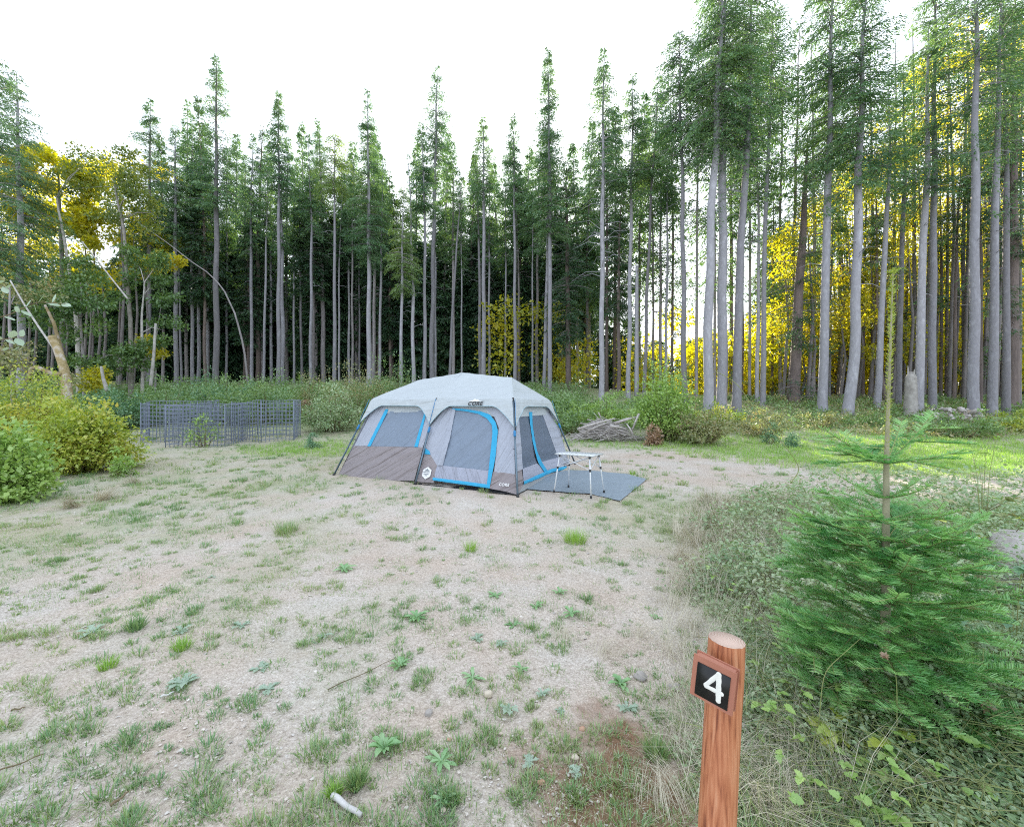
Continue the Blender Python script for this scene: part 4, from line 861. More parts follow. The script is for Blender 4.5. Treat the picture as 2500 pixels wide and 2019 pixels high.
broadleaf('yellow-lit broadleaf tree glowing behind the big left conifer', [(150, 940), (152, 600), (140, 420)], 12, 26, [(110, 430, 90, 60), (160, 520, 110, 70), (60, 520, 80, 60), (200, 440, 60, 60), (90, 360, 60, 40), (220, 560, 50, 50)], 'maple', 'bark_d', .22, 700)
broadleaf('broadleaf tree with crooked white trunk on the left, thin crown against sky', [(192, 950), (185, 740), (150, 560), (140, 480)], 10, 23, [(180, 400, 60, 40), (230, 390, 60, 45), (260, 450, 50, 60), (200, 460, 70, 60)], 'alder', 'birch', .14, 260)
broadleaf('slender white-stemmed alder left of the wood with a light green crown', [(318, 960), (320, 780), (300, 560), (280, 440)], 11, 22, [(290, 420, 60, 60), (330, 500, 60, 60), (250, 520, 50, 50), (340, 430, 50, 50), (370, 520, 40, 50)], 'alder', 'birch', .15, 420)
broadleaf('dense shaded alder filling the left edge of the wood with olive leaves', [(205, 960), (200, 800), (195, 690)], 8, 20.5, [(200, 680, 90, 80), (260, 760, 80, 80), (170, 800, 70, 70), (300, 860, 60, 70), (230, 880, 70, 60), (120, 720, 60, 60)], 'alder_d', 'bark_d', .15, 520)
broadleaf('leafy shaded tree beside the pale leaning stems, green down to the shrubs', [(345, 960), (348, 800), (350, 690)], 8, 21.5, [(350, 700, 55, 70), (370, 800, 50, 60), (320, 640, 50, 60), (390, 640, 40, 60), (350, 880, 50, 50)], 'alder_d', 'birch', .15, 520)
broadleaf('dark bushy tree in the far left corner with brownish low leaves', [(30, 960), (28, 820), (20, 700)], 10, 17, [(30, 720, 80, 60), (60, 850, 70, 60), (10, 900, 60, 60), (110, 930, 60, 40)], 'shrub_o', 'bark_d', .13, 420)
broadleaf('small yellow vine maple lit by the sun between the trunks on the left', [(376, 940), (380, 860), (383, 800)], 5, 24, [(383, 840, 16, 18), (392, 862, 20, 14), (400, 640, 24, 30)], 'maple', 'bark_d', .18, 500)
broadleaf('low yellow-orange maple seedling shining at the foot of the left trees', [(215, 960), (216, 930)], 4, 19, [(215, 915, 25, 18), (235, 935, 22, 14)], 'maple', 'bark_d', .16, 500)
# leaning and fallen stems
def stem(name, label, pts, y, w0, w1, bark, cat='dead tree', ys_=None):
    Q = np.array([at(px, py, (ys_[i] if ys_ else y)) for i, (px, py) in enumerate(pts)]); s = np.linspace(0, len(Q) - 1, 18)
    PP = np.stack([np.interp(s, range(len(Q)), Q[:, i]) for i in range(3)], 1); mb = MB(); mb.tube(PP, np.linspace(w0, w1, 18) / 2 / F * y * (1 + .1 * (vnoise(s * 3, 0, 8) - .5)), 9)
    return tag(mb.build(name, M[bark], smooth=True), label, cat)
stem('leaning_stem', 'long thin grey stem leaning far to the left across the trunks behind the cages', [(606, 948), (596, 850), (575, 769), (545, 705), (510, 668), (467, 639), (415, 598), (350, 552)], 26.5, 5, 1.5, 'bark_d', 'tree')
stem('leaning_stem', 'thin bare stem slanting up to the left between the alders', [(312, 730), (280, 690), (245, 645), (200, 590)], 20.3, 4, 2, 'birch', 'tree')
stem('leaning_stem', 'short white crooked stem standing in the shade left of the leaning stem', [(368, 945), (376, 860), (380, 790)], 21, 8, 5, 'birch', 'tree')
stem('leaning_stem', 'white stem leaning left in front of the dark far-left growth', [(165, 900), (130, 800), (90, 780), (60, 740), (25, 685)][0:1] + [(92, 795), (60, 745), (25, 685)], 16.5, 5, 3, 'birch', 'tree')
stem('leaning_stem', 'short leaning white stem low among the bushes on the left', [(262, 955), (252, 925), (247, 895)], 17.5, 9, 5, 'birch', 'tree')
mossy = empty('mossy_trunk', gp(160, 960), 'broken mossy alder trunk with a snapped limb kinked low to the left', 'dead tree')
def mtube(pts, w0, w1, y, name, mt_, par, k=11):
    Q = np.array([at(px, py, y) for px, py in pts]); s = np.linspace(0, len(Q) - 1, 20); PP = np.stack([np.interp(s, range(len(Q)), Q[:, i]) for i in range(3)], 1)
    mb = MB(); mb.tube(PP, np.linspace(w0, w1, 20) / 2 / F * y * (1 + .2 * (vnoise(s * 4, 0, 9) - .5)), k); return mb.build(name, M[mt_], par, smooth=True)
mtube([(166, 990), (162, 935), (158, 905), (140, 850), (127, 822)], 22, 15, 15.4, 'trunk', 'moss', mossy)
mtube([(160, 905), (150, 860), (132, 790), (110, 745)], 10, 5, 15.7, 'trunk', 'moss', mossy)
mtube([(152, 915), (125, 912), (105, 903), (90, 896), (78, 900), (66, 932)], 12, 7, 15.3, 'limb', 'moss', mossy)

# ---------------------------------------------------------------- shrubs
def shrub(name, label, px, py, wpx, hpx, kind, leaf=.07, n=1400, y=None, stems=9, cat='shrub', group=None, aspect=.6, upright=0.0, yoff=0):
    b = gp(px, py); 
    if y: b = at(px, py, y); b[2] = terr(b[0], y)
    y = b[1]; W = wpx / F * y / 2; H = hpx / F * y; rg = np.random.default_rng(int(px * 7 + py)); root = empty(name, b, label, cat, group)
    st = MB(); lf = MB(); ne = max(14, int(n / 60))
    for i in range(ne):
        a = rg.uniform(0, 6.28); r = rg.random() ** .5; hh = rg.uniform(.25, 1) * math.sqrt(max(.08, 1 - r * r * .8)) * rg.choice([.75, 1.0, 1.22]); r *= rg.choice([.9, 1.0, 1.2])
        e = b + np.array([math.cos(a) * r * W, math.sin(a) * r * min(W, 1.3) * .8, hh * H * .93]); s0 = b + np.array([math.cos(a) * r * W * .25, math.sin(a) * r * W * .2, 0]) - ZZ * .03
        m0 = (s0 + e) / 2 + np.array([math.cos(a), math.sin(a), 0]) * W * .06 + ZZ * H * .08
        if i % 2 == 0: st.tube([s0, m0, e], [.012, .008, .003], 4, cap=False)
        k = int(n / ne * .65); cl = rg.normal(size=(k, 3)) * np.array([.13, .13, .09]) * max(W, H) * .55 + e
        k2 = int(n / ne * .35); tt = rg.random(k2) ** .7; al = s0 + (m0 - s0) * np.minimum(tt, .5)[:, None] * 2 + (e - m0) * np.maximum(tt - .5, 0)[:, None] * 2 + rg.normal(size=(k2, 3)) * .05
        P = np.concatenate([cl, al]); P[:, 2] = np.maximum(P[:, 2], b[2] + .02); kk = len(P)
        D = nrm(P - b - ZZ * H * .2) * .5 + rg.normal(size=(kk, 3)) * .5 + np.array([0, 0, -.1 + upright]); Nn = ZZ + rg.normal(size=(kk, 3)) * .5
        L = leaf * rg.uniform(.5, 1.35, kk); lf.kites(P, D, Nn, L, L * aspect, fold=.12)
    st.build('stems', M['stem'], root); lf.build('foliage', M[kind], root); return root
SH = [  # name, label, foot x, foot y, width, height, kind, leaf, n, y
 ('bush', 'large yellow-green bush with golden leaves at the left edge of the clearing', 185, 1155, 200, 165, 'shrub_y', .08, 6500, None),
 ('bush', 'green bush cut by the left edge of the picture, below the golden bush', 20, 1225, 150, 170, 'shrub_b', .085, 4200, None),
 ('bush', 'pale green leafy bush behind the golden bush on the far left', 70, 1085, 240, 165, 'shrub_y', .085, 5200, None),
 ('bush', 'small low green plant clump at the right foot of the golden bush', 290, 1165, 60, 60, 'shrub_b', .06, 500, None),
 ('bush', 'blue-green bush right behind the golden bush', 255, 1050, 150, 90, 'shrub_g', .08, 2200, None),
 ('bush', 'mid-green bush under the mossy broken trunk', 130, 1030, 200, 90, 'shrub', .09, 2200, None),
 ('bush', 'low green growth left of the mesh cages', 320, 1045, 90, 80, 'shrub_g', .08, 1300, None),
 ('bush', 'light green shrub behind the left-hand mesh cage', 400, 1030, 140, 100, 'shrub', .08, 2200, 16.5),
 ('young_conifer', 'small bluish young conifer in the shrubs behind the front cage', 502, 1010, 60, 110, 'shrub_g', .07, 1400, 17.5),
 ('bush', 'light green shrub behind the front mesh cage', 545, 1035, 130, 100, 'shrub', .08, 2200, 16.3),
 ('bush', 'leafy green shrub behind the right-hand mesh cage', 660, 1035, 150, 115, 'shrub', .08, 2400, 16.6),
 ('dead_fern', 'reddish-brown withered clump at the right end of the cages', 745, 1000, 40, 55, 'brown_leaf', .07, 500, 17),
 ('bush', 'dark green rounded bush between the cages and the tent', 815, 1052, 130, 95, 'bramble', .08, 3000, 15),
 ('bush', 'tall sparse pale-leaved shrub behind the left tent corner', 870, 1035, 150, 150, 'shrub_o', .07, 2200, 17),
 ('bush', 'pale grey-green shrub rising behind the tent roof slope', 955, 1030, 110, 150, 'shrub', .07, 1800, 18),
 ('bush', 'sparse light shrub above the mesh cages near the tall spire', 760, 1010, 120, 95, 'shrub_o', .07, 1500, 18),
 ('bush', 'broad green shrub at the far edge left of the thin trunks', 470, 990, 200, 60, 'shrub_g', .09, 2000, 19),
 ('bush', 'green shrub under the narrow dark spire', 620, 985, 160, 55, 'shrub_g', .09, 1700, 19.5),
 ('bush', 'low yellow-green bush right of the tent behind the brush pile', 1470, 1030, 170, 80, 'shrub_b', .08, 2300, 15.5),
 ('bush', 'green weedy bush just right of the tent edge', 1400, 1040, 100, 60, 'shrub', .08, 1400, 14.5),
 ('bush', 'bright lime-green shrub standing tall beside the brush pile', 1625, 1075, 130, 165, 'shrub_b', .085, 4600, None),
 ('bush', 'low brownish-green shrub at the right foot of the bright lime shrub', 1720, 1085, 140, 90, 'shrub_o', .075, 2200, None),
 ('dead_fern', 'withered brown clump at the left foot of the bright lime shrub', 1592, 1088, 36, 48, 'brown_leaf', .07, 700, None),
 ('bush', 'small yellow-tinted bush beneath the trio of big trunks', 1745, 1030, 120, 40, 'shrub_y', .08, 900, 16.5),
 ('bush', 'reddish low bush at the edge of the bright lawn', 1870, 1055, 110, 60, 'shrub_o', .07, 1200, 14),
 ('bush', 'tiny green fir seedling at the left end of the bright lawn', 1880, 1085, 40, 45, 'shrub_g', .05, 350, None),
 ('bush', 'low weedy bush under the dark brown trunk', 1990, 1030, 130, 36, 'shrub_o', .07, 900, 16),
 ('bush', 'low green bush at the foot of the trunk with the curved foot', 2110, 1030, 120, 30, 'shrub', .07, 800, 16),
 ('bush', 'leafy green bush behind the fir at the right', 2350, 1040, 150, 60, 'shrub', .08, 1500, 14),
 ('bush', 'yellow-leaved bush at the far right edge of the wood', 2485, 1020, 90, 50, 'shrub_y', .08, 900, 15),
]
for (nm, lb, px, py, w_p, h_p, kd, lfz, n, yy) in SH: shrub(nm, lb, px, py, w_p * 1.05, h_p * 1.1, kd, lfz, int(n * 1.9), yy)
shrub('caged_sapling', 'leafy yellow-green sapling growing inside the front mesh cage', 500, 1088, 70, 95, 'shrub_b', .08, 420, 12.2, cat='sapling')
# undergrowth between the shrubs and the first trunks
ug = MB(); rg = np.random.default_rng(61)
for i in range(700):
    px = rg.uniform(-60, 1420) if i < 430 else rg.uniform(1380, 2560); y = rg.uniform(16.5, 27) if i < 430 else rg.uniform(15.5, 24); x = (px - CX) / F * y; z = float(terr(x, y)); hh = rg.uniform(.35, 1.15) if i < 430 else rg.uniform(.12, .45)
    blob_leaves(ug, rg, (x, y, z + hh * .45), (rg.uniform(.5, 1.1), .6, hh * .6), 190 if i < 430 else 90, .11, hollow=.1)
tag(ug.build('undergrowth', M['shrub']), 'leafy green undergrowth along the foot of the wood', 'undergrowth', kind='stuff')
ur = MB()
for i in range(260):
    px = rg.uniform(1650, 2560); y = rg.uniform(13.8, 24); x = (px - CX) / F * y; z = float(terr(x, y)); hh = rg.uniform(.1, .4)
    blob_leaves(ur, rg, (x, y, z + hh * .4), (rg.uniform(.4, .9), .5, hh * .6), 90, .09, hollow=.1)
tag(ur.build('withered_undergrowth', M['shrub_o']), 'brownish low undergrowth under the big trunks on the right', 'undergrowth', kind='stuff')
# tiny fir seedling on the lawn
def seedling(px, py, hpx, label):
    b = gp(px, py); h = hpx / F * b[1]; root = empty('fir_seedling', b, label, 'seedling'); mb = MB(); mb.tube([b, b + ZZ * h], [.012, .003], 5, m=1)
    rg = np.random.default_rng(px); conifer_crown(mb, rg, lambda z: np.array([b[0], b[1], z]), b[2] + .05, b[2] + h, h * .45, .06, .8, .0, True); mb.build('foliage', [M['shrub_g'], M['stem']], root)
seedling(1933, 1092, 40, 'smallest fir seedling standing on the bright green lawn'); seedling(764, 1094, 40, 'tiny fir seedling in the grass just left of the tent')

# pale stacked stones / lichen-grey rubble by the wood on the right
rub = MB(); rg = np.random.default_rng(3)
for i in range(60):
    p = gp(2320 + rg.normal() * 30, 1028 + rg.uniform(-4, 8)); p[2] += rg.random() * .55; r = rg.uniform(.07, .2)
    rub.tube([p, p + rg.normal(size=3) * r * [1, 1, .5]], [r * .6, r * .3], 5)
tag(rub.build('root_wad', M['deadwood']), 'pale grey tangled heap of roots and rubble at the foot of the wood on the right', 'debris heap', kind='stuff')

# ---------------------------------------------------------------- brush pile
def stick(mb, p, d, l, r, rg, k=5):
    d = nrm(d); b = nrm(rg.normal(size=3)) * l * .06; mb.tube([p - d * l / 2, p + b, p + d * l / 2], [r, r * .85, r * .45], k)
pc = gp(1478, 1076); rg = np.random.default_rng(44); pile = MB()
for i in range(420):
    u = rg.normal() * .42; vv_ = rg.uniform(-.5, .5); hmax = .78 * math.exp(-(u / .62) ** 2) * (1 - abs(vv_) * .8)
    p = pc + np.array([u * 1.25, vv_ * 1.0 + .2, rg.random() ** 1.0 * max(hmax, .08)]); a = rg.normal() * .75; stick(pile, p, np.array([math.cos(a), math.sin(a) * .6, rg.normal() * .25 - u * .25]), rg.uniform(.2, .8), rg.uniform(.006, .018), rg, 4)
tag(pile.build('brush_pile', M['deadwood'], smooth=True), 'heap of small grey weathered sticks between the tent and the bright lime shrub', 'brush pile', kind='stuff')
for i, (x0, y0, x1, y1, r, lb) in enumerate([(1410, 1048, 1500, 1022, .035, 'long pale pole slanting up the left side of the brush pile'), (1425, 1056, 1490, 1030, .03, 'second pale pole lying just under the longest one on the brush pile'), (1500, 1034, 1556, 1018, .05, 'thickest dark-grey log on top right of the brush pile'), (1461, 1007, 1470, 1030, .02, 'short stick poking straight up out of the brush pile'),
                              (1545, 1060, 1530, 1035, .03, 'pale stick leaning at the right foot of the brush pile'), (1470, 1066, 1505, 1078, .022, 'thin bleached stick lying in front of the brush pile'), (1560, 1010, 1540, 1060, .035, 'grey branch standing steeply at the right end of the brush pile'), (1440, 1070, 1415, 1052, .03, 'grey stick sticking out low at the left end of the brush pile'), (1490, 1040, 1530, 1048, .04, 'short thick branch across the middle of the brush pile')]):
    yy = pc[1] - .35 + .08 * (i % 4); A2, B2 = at(x0, y0, yy), at(x1, y1, yy + .15); mb = MB(); mid_ = (A2 + B2) / 2 + ZZ * .02; mb.tube([A2, mid_, B2], [r, r * .9, r * .6], 8); tag(mb.build('dead_branch', M['deadwood'], smooth=True), lb, 'branch', 'larger branches of the brush pile')

# ---------------------------------------------------------------- grass, gravel and weeds
rg = np.random.default_rng(70)
def tufts(mb, X0, Y0, nbl, hgt, spread, wid, rg, m=0, flop=.9, bend=.35):
    n = len(X0); k = np.maximum(3, (nbl).astype(int)); idx = np.repeat(np.arange(n), k); N_ = len(idx)
    a = rg.uniform(0, 6.283, N_); r = rg.random(N_) ** .5 * spread[idx]; x = X0[idx] + np.cos(a) * r; y = Y0[idx] + np.sin(a) * r
    P = np.stack([x, y, terr(x, y) - .005], 1); lean = rg.normal(size=N_) * .25 + flop * (.35 + rg.random(N_) * .6) * (r / np.maximum(spread[idx], 1e-6) * .6 + .4)
    a2 = a + rg.normal(size=N_) * .5; D = np.stack([np.cos(a2) * lean, np.sin(a2) * lean, np.ones(N_)], 1); B = np.stack([-np.sin(a2 + rg.normal(size=N_) * .7), np.cos(a2), np.zeros(N_)], 1)
    mb.blades(P, D, B, hgt[idx] * rg.uniform(.45, 1.15, N_), wid * rg.uniform(.7, 1.4, N_) * np.maximum(1, y / 4.5), m=m, bend=bend * rg.random(N_))
def sample_view(n, rg, y0, y1, px0=-60, px1=2560):
    """points spread evenly over the picture's ground area"""
    py = rg.uniform(0, 1, n); iy = 1 / y1 + (1 / y0 - 1 / y1) * py; y = 1 / iy; px = rg.uniform(px0, px1, n); return (px - CX) / F * y, y
def in_tent(x, y):
    q = np.stack([x - TX, y - TY], 1); a = q @ U[:2]; b = q @ Vv[:2]; inside = (a > .1) & (a < TL - .1) & (b > .1) & (b < TW - .1)
    q2 = np.stack([x, y], 1); poly = np.array([[p[0], p[1]] for p in cor]); c = np.zeros(len(x), bool)
    j = len(poly) - 1
    for i in range(len(poly)):
        c ^= ((poly[i, 1] > y) != (poly[j, 1] > y)) & (x < (poly[j, 0] - poly[i, 0]) * (y - poly[i, 1]) / (poly[j, 1] - poly[i, 1] + 1e-12) + poly[i, 0]); j = i
    return inside | c
gr = MB(); lawn_m = MB(); straw = MB()
X0, Y0 = sample_view(16000, rg, 1.25, 15); X1, Y1 = sample_view(20000, rg, 2.8, 16); X0 = np.concatenate([X0, X1]); Y0 = np.concatenate([Y0, Y1])
tf, lw = turf(X0, Y0); br_ = brushness(X0, Y0); fine = vnoise(X0, Y0, 81, .22)
keep = (rg.random(len(X0)) < (.12 + tf * .62) * np.clip(fine * 2.2 - .35, .10, 1)) & (br_ < .6) & ~in_tent(X0, Y0) & (lw < .5)
x, y = X0[keep], Y0[keep]; t1 = tf[keep]; big = rg.random(len(x)) ** 2
h = (.026 + .06 * big) * (.75 + .5 * t1) * np.clip(y / 5, .75, 1.5); tufts(gr, x, y, 9 + 24 * big, h, .014 + .06 * big * (1 + y / 8), .0032, rg)
X0, Y0 = sample_view(6000, rg, 1.25, 14); tf, lw = turf(X0, Y0); keep = (rg.random(len(X0)) < (.36 + tf * .40) * np.clip(Y0 / 3, .6, 1)) & (brushness(X0, Y0) < .6) & ~in_tent(X0, Y0) & (lw < .6); x, y = X0[keep], Y0[keep]; big = rg.random(len(x)) ** 1.6
tufts(gr, x, y, 24 + 52 * big, (.028 + .055 * big) * np.clip(y / 5, .75, 1.4), (.016 + .06 * big) * np.clip(y / 5, .75, 1.8), .0042, rg, flop=1.1)
tag(gr.build('grass', M['grass']), 'dull green grass tufts scattered over the gravelly clearing', 'grass', kind='stuff')
X0, Y0 = sample_view(34000, rg, 7, 17); tf, lw = turf(X0, Y0); keep = (lw > .25) & ~in_tent(X0, Y0) & (rg.random(len(X0)) < lw * 1.2); x, y = X0[keep], Y0[keep]
tufts(lawn_m, x, y, np.full(len(x), 9.), np.full(len(x), .12) * (.6 + rg.random(len(x)) * .7), np.full(len(x), .09), .0028, rg, flop=.4); tag(lawn_m.build('lawn_grass', M['lawn']), 'lush bright green grass patches beyond the tent', 'grass', kind='stuff')
# short dead stems and thatch everywhere on the gravel
X0, Y0 = sample_view(34000, rg, 1.25, 11); keep = (brushness(X0, Y0) < .7) & ~in_tent(X0, Y0); x, y = X0[keep], Y0[keep]; n = len(x); a = rg.uniform(0, 6.28, n)
P = np.stack([x, y, terr(x, y) + .004], 1); D = np.stack([np.cos(a), np.sin(a), rg.random(n) * .5], 1); B = np.stack([-np.sin(a), np.cos(a), rg.normal(size=n) * .3], 1)
straw.blades(P, D, B, rg.uniform(.015, .06, n) * np.clip(y / 3, .8, 2), .0018 * np.clip(y / 3, .8, 2), bend=.1)
# dry tall grass leaning along the brushy margin and round the post
def dry_clump(px, py, n, h, az0, spread=.12, wid=.0022):
    b = gp(px, py); a = az0 + rg.normal(size=n) * .8; r = rg.random(n) * spread; P = np.stack([b[0] + np.cos(a * 3) * r, b[1] + np.sin(a * 3) * r, np.zeros(n)], 1); P[:, 2] = terr(P[:, 0], P[:, 1])
    le = rg.uniform(.3, 1.6, n); D = np.stack([np.cos(a) * le, np.sin(a) * le, np.ones(n)], 1); B = np.stack([-np.sin(a), np.cos(a), rg.normal(size=n) * .3], 1); straw.blades(P, D, B, h * rg.uniform(.4, 1.1, n), wid * max(1, b[1] / 3), bend=rg.uniform(.1, .6, n))
for (px, py, n, h) in [(1700, 1400, 150, .38), (1760, 1450, 120, .35), (1660, 1370, 90, .32), (1830, 1530, 90, .3), (1700, 1560, 70, .26), (1840, 1980, 160, .34), (1960, 1960, 170, .36), (2080, 2000, 140, .36), (1870, 1800, 140, .32), (1680, 1850, 80, .2), (1620, 1960, 90, .16), (1640, 1480, 60, .2),
                       (1750, 1330, 70, .35), (1850, 1300, 60, .4), (1900, 1250, 50, .4), (2200, 1960, 120, .4), (2330, 2000, 120, .4), (2450, 1950, 120, .4), (2000, 1850, 80, .4), (2300, 1800, 80, .5), (250, 1220, 120, .45), (180, 1240, 90, .4), (330, 1180, 60, .35), (1560, 1560, 60, .15), (1380, 1560, 80, .12), (1480, 1600, 80, .14)]:
    dry_clump(px, py, int(n * 1.4), h, rg.uniform(0, 6.28))
for i in range(260):
    yb_ = rg.uniform(1.35, 6.5); xb_ = brush_edge(yb_) + abs(rg.normal()) * 1.0 - .1; dry_clump(CX + xb_ / yb_ * F, HY + (CAMZ - float(terr(xb_, yb_))) / yb_ * F, 34, rg.uniform(.25, .6), rg.uniform(0, 6.28), .1)
tag(straw.build('dry_grass', M['straw']), 'straw-coloured dry grass stalks strewn on the gravel and through the margin', 'grass', kind='stuff')
# gravel
gv = MB(); X0, Y0 = sample_view(14000, rg, 1.2, 7); keep = (brushness(X0, Y0) < .8) & (vnoise(X0, Y0, 91, .8) + rg.normal(size=len(X0)) * .15 > .42); x, y = X0[keep], Y0[keep]; n = len(x)
r = (.0025 + .006 * rg.random(n) ** 3) * (1 + (y - 1.2) * .28); P = np.stack([x, y, terr(x, y) + r * .12], 1)
oc = np.array([[1, 0, 0], [.35, .8, .15], [-.5, .75, 0], [-1, -.1, 0], [-.4, -.8, .1], [.5, -.75, 0], [.15, .1, .62], [-.3, -.15, .55]]); th = rg.uniform(0, 6.28, n); sc_ = rg.uniform(.6, 1.3, (n, 3))
ocs = oc[None] * sc_[:, None] * r[:, None, None] * (1 + .25 * rg.normal(size=(n, 8, 1)) * .5); cs, sn_ = np.cos(th)[:, None], np.sin(th)[:, None]
Vx = ocs[..., 0] * cs - ocs[..., 1] * sn_; Vy = ocs[..., 0] * sn_ + ocs[..., 1] * cs; V = np.stack([Vx, Vy, ocs[..., 2]], -1) + P[:, None]
tr_ = np.array([(0, 1, 6), (1, 2, 6), (2, 7, 6), (2, 3, 7), (3, 4, 7), (4, 5, 7), (5, 6, 7), (5, 0, 6)]); gv.add(V.reshape(-1, 3), tris=(np.arange(n)[:, None, None] * 8 + tr_).reshape(-1, 3))
M['gravel'] = foliage('gravel_stones', [(.30, .27, .25), (.45, .41, .38), (.60, .56, .52), (.66, .58, .52), (.80, .78, .75)], 0.0, (1, 1, 1), 3.0, .03)
tag(gv.build('gravel', M['gravel'], smooth=False), 'small pinkish-grey gravel stones scattered over the bare ground', 'gravel', kind='stuff')
# larger stones, one by one
def stone(px, py, wpx, label, m_='stone', flat=.6):
    b = gp(px, py); r = wpx / 2 / F * b[1]; rg_ = np.random.default_rng(px); bm = bmesh.new(); bmesh.ops.create_icosphere(bm, subdivisions=3, radius=1)
    ph = rg_.uniform(0, 6, 6)
    for v_ in bm.verts:
        c = v_.co; k = 1 + .12 * math.sin(c.x * 3 + ph[0]) + .1 * math.sin(c.y * 4 + ph[1]) + .08 * math.sin(c.z * 5 + ph[2]); v_.co = Vector((c.x * r * k, c.y * r * k * .8, c.z * r * flat * k))
    me = bpy.data.meshes.new('stone'); bm.to_mesh(me); bm.free(); me.materials.append(M[m_]); me.polygons.foreach_set('use_smooth', np.ones(len(me.polygons), bool))
    o = bpy.data.objects.new('stone', me); C.objects.link(o); o.location = b + ZZ * r * flat * .45; tag(o, label, 'stone')
M['stone_y'] = solid('cream_stone', (.60, .52, .42), (.48, .42, .34), 8, .85, bump=.003, bscale=50); M['stone_o'] = solid('rusty_stone', (.50, .30, .20), (.40, .26, .19), 8, .85, bump=.003, bscale=50)
stone(1192, 1700, 20, 'round cream pebble by itself in the middle foreground', 'stone_y', .8); stone(1564, 1660, 34, 'largest grey rounded stone beside the dark weed rosette left of the post'); stone(1648, 1682, 32, 'flat bluish-grey stone just left of the number board', 'stone', .35)
stone(1046, 1744, 22, 'pale half-buried stone among grass tufts in the middle foreground', 'stone'); stone(1421, 1788, 16, 'small orange-brown stone left of the post', 'stone_o', .8); stone(1404, 1856, 20, 'tan stone lying at the edge of the dug brown earth', 'stone_y'); stone(1096, 1814, 12, 'small brown pebble below the pale half-buried stone', 'stone_o')
stone(1321, 1912, 18, 'brownish stone above the dug earth at the bottom', 'stone_o'); stone(1222, 1792, 11, 'small white pebble in the middle foreground', 'stone_y'); stone(1083, 1990, 14, 'small ochre stone at the bottom edge next to a grey-green weed', 'stone_y'); stone(1082, 1953, 20, 'grey stone in the middle of a weed at the bottom edge')
# bits of wood on the ground
def chunk(name, label, x0, y0, x1, y1, r, m_, lift=.01, r2=None):
    A2, B2 = gp(x0, y0), gp(x1, y1); mb = MB(); s = np.linspace(0, 1, 6); PP = A2 + (B2 - A2) * s[:, None] + ZZ * (lift + r * .6); PP[:, 2] += .004 * np.sin(s * 9)
    mb.tube(PP, np.interp(s, [0, 1], [r, r2 or r * .5]), 7); tag(mb.build(name, M[m_], smooth=True), label, 'wood')
M['whitewood'] = solid('bleached_wood', (.68, .67, .66), (.48, .46, .46), 14, .85, 0, (1, 1, 1), .003, 6, .2, 40)
chunk('wood_chunk', 'broken bleached white wood chunk at the bottom edge left of centre', 812, 1958, 882, 2006, .012, 'whitewood', r2=.009)
chunk('dark_stick', 'short dark stick on bare gravel near the bottom left', 270, 1976, 315, 1948, .006, 'stem'); chunk('dark_stick', 'long thin dark stick at the left edge of the gravel', -20, 1900, 110, 1846, .004, 'stem')
chunk('dark_stick', 'tiny dark twig below a grass tuft at the left edge', 28, 1746, 62, 1736, .005, 'stem'); chunk('driftwood_piece', 'short grey-brown split branch leaning behind the number post', 1812, 1792, 1848, 1862, .016, 'deadwood', .03, .012)
chunk('thin_branch', 'thin bare grey branch lying across the weeds left of centre', 800, 1690, 965, 1612, .003, 'stem'); chunk('wood_sliver', 'pale sliver of wood on the gravel at the left', 392, 1712, 425, 1695, .006, 'whitewood')
# weed rosettes, one by one
def rosette(px, py, wpx, kind, label, nl=16, up=.35, lob=False, asp=.17):
    b = gp(px, py); r = wpx / 2 / F * b[1]; rg_ = np.random.default_rng(px + py); mb = MB()
    for i in range(nl):
        a = i * 2.4 + rg_.normal() * .45; e = up * rg_.uniform(.3, 1.6); l = r * rg_.uniform(.35, 1.05); hd = np.array([math.cos(a), math.sin(a), 0]); sd = np.array([-hd[1], hd[0], 0]); ns_ = 7
        s = np.linspace(0, 1, ns_); wv_ = np.sin(np.pi * (s * .85 + .08)) ** .8 * l * asp * (.5 + s * .6) * (1 + (.45 if lob else .1) * np.where(np.arange(ns_) % 2 == 0, 1, -1) * (s < .95)); wv_[-1] = .001
        cz = l * (math.sin(e) * s - .55 * math.sin(e) * s ** 2 * 1.2) + .004; c = b + hd * (s * l * math.cos(e * .7))[:, None] + ZZ * cz[:, None]
        Lf = c + sd * wv_[:, None] + ZZ * (wv_ * .35)[:, None]; Rt_ = c - sd * wv_[:, None] + ZZ * (wv_ * .35)[:, None]; v_ = np.concatenate([Lf, c, Rt_]); q = []
        for j in range(ns_ - 1): q += [(j, j + 1, ns_ + j + 1, ns_ + j), (ns_ + j, ns_ + j + 1, 2 * ns_ + j + 1, 2 * ns_ + j)]
        mb.add(v_, quads=q)
    return tag(mb.build('weed_rosette', M[kind], smooth=True), label, 'weed', 'leafy weed rosettes on the gravel')
common = 'flat green weed rosette spread on the gravel among grass tufts'
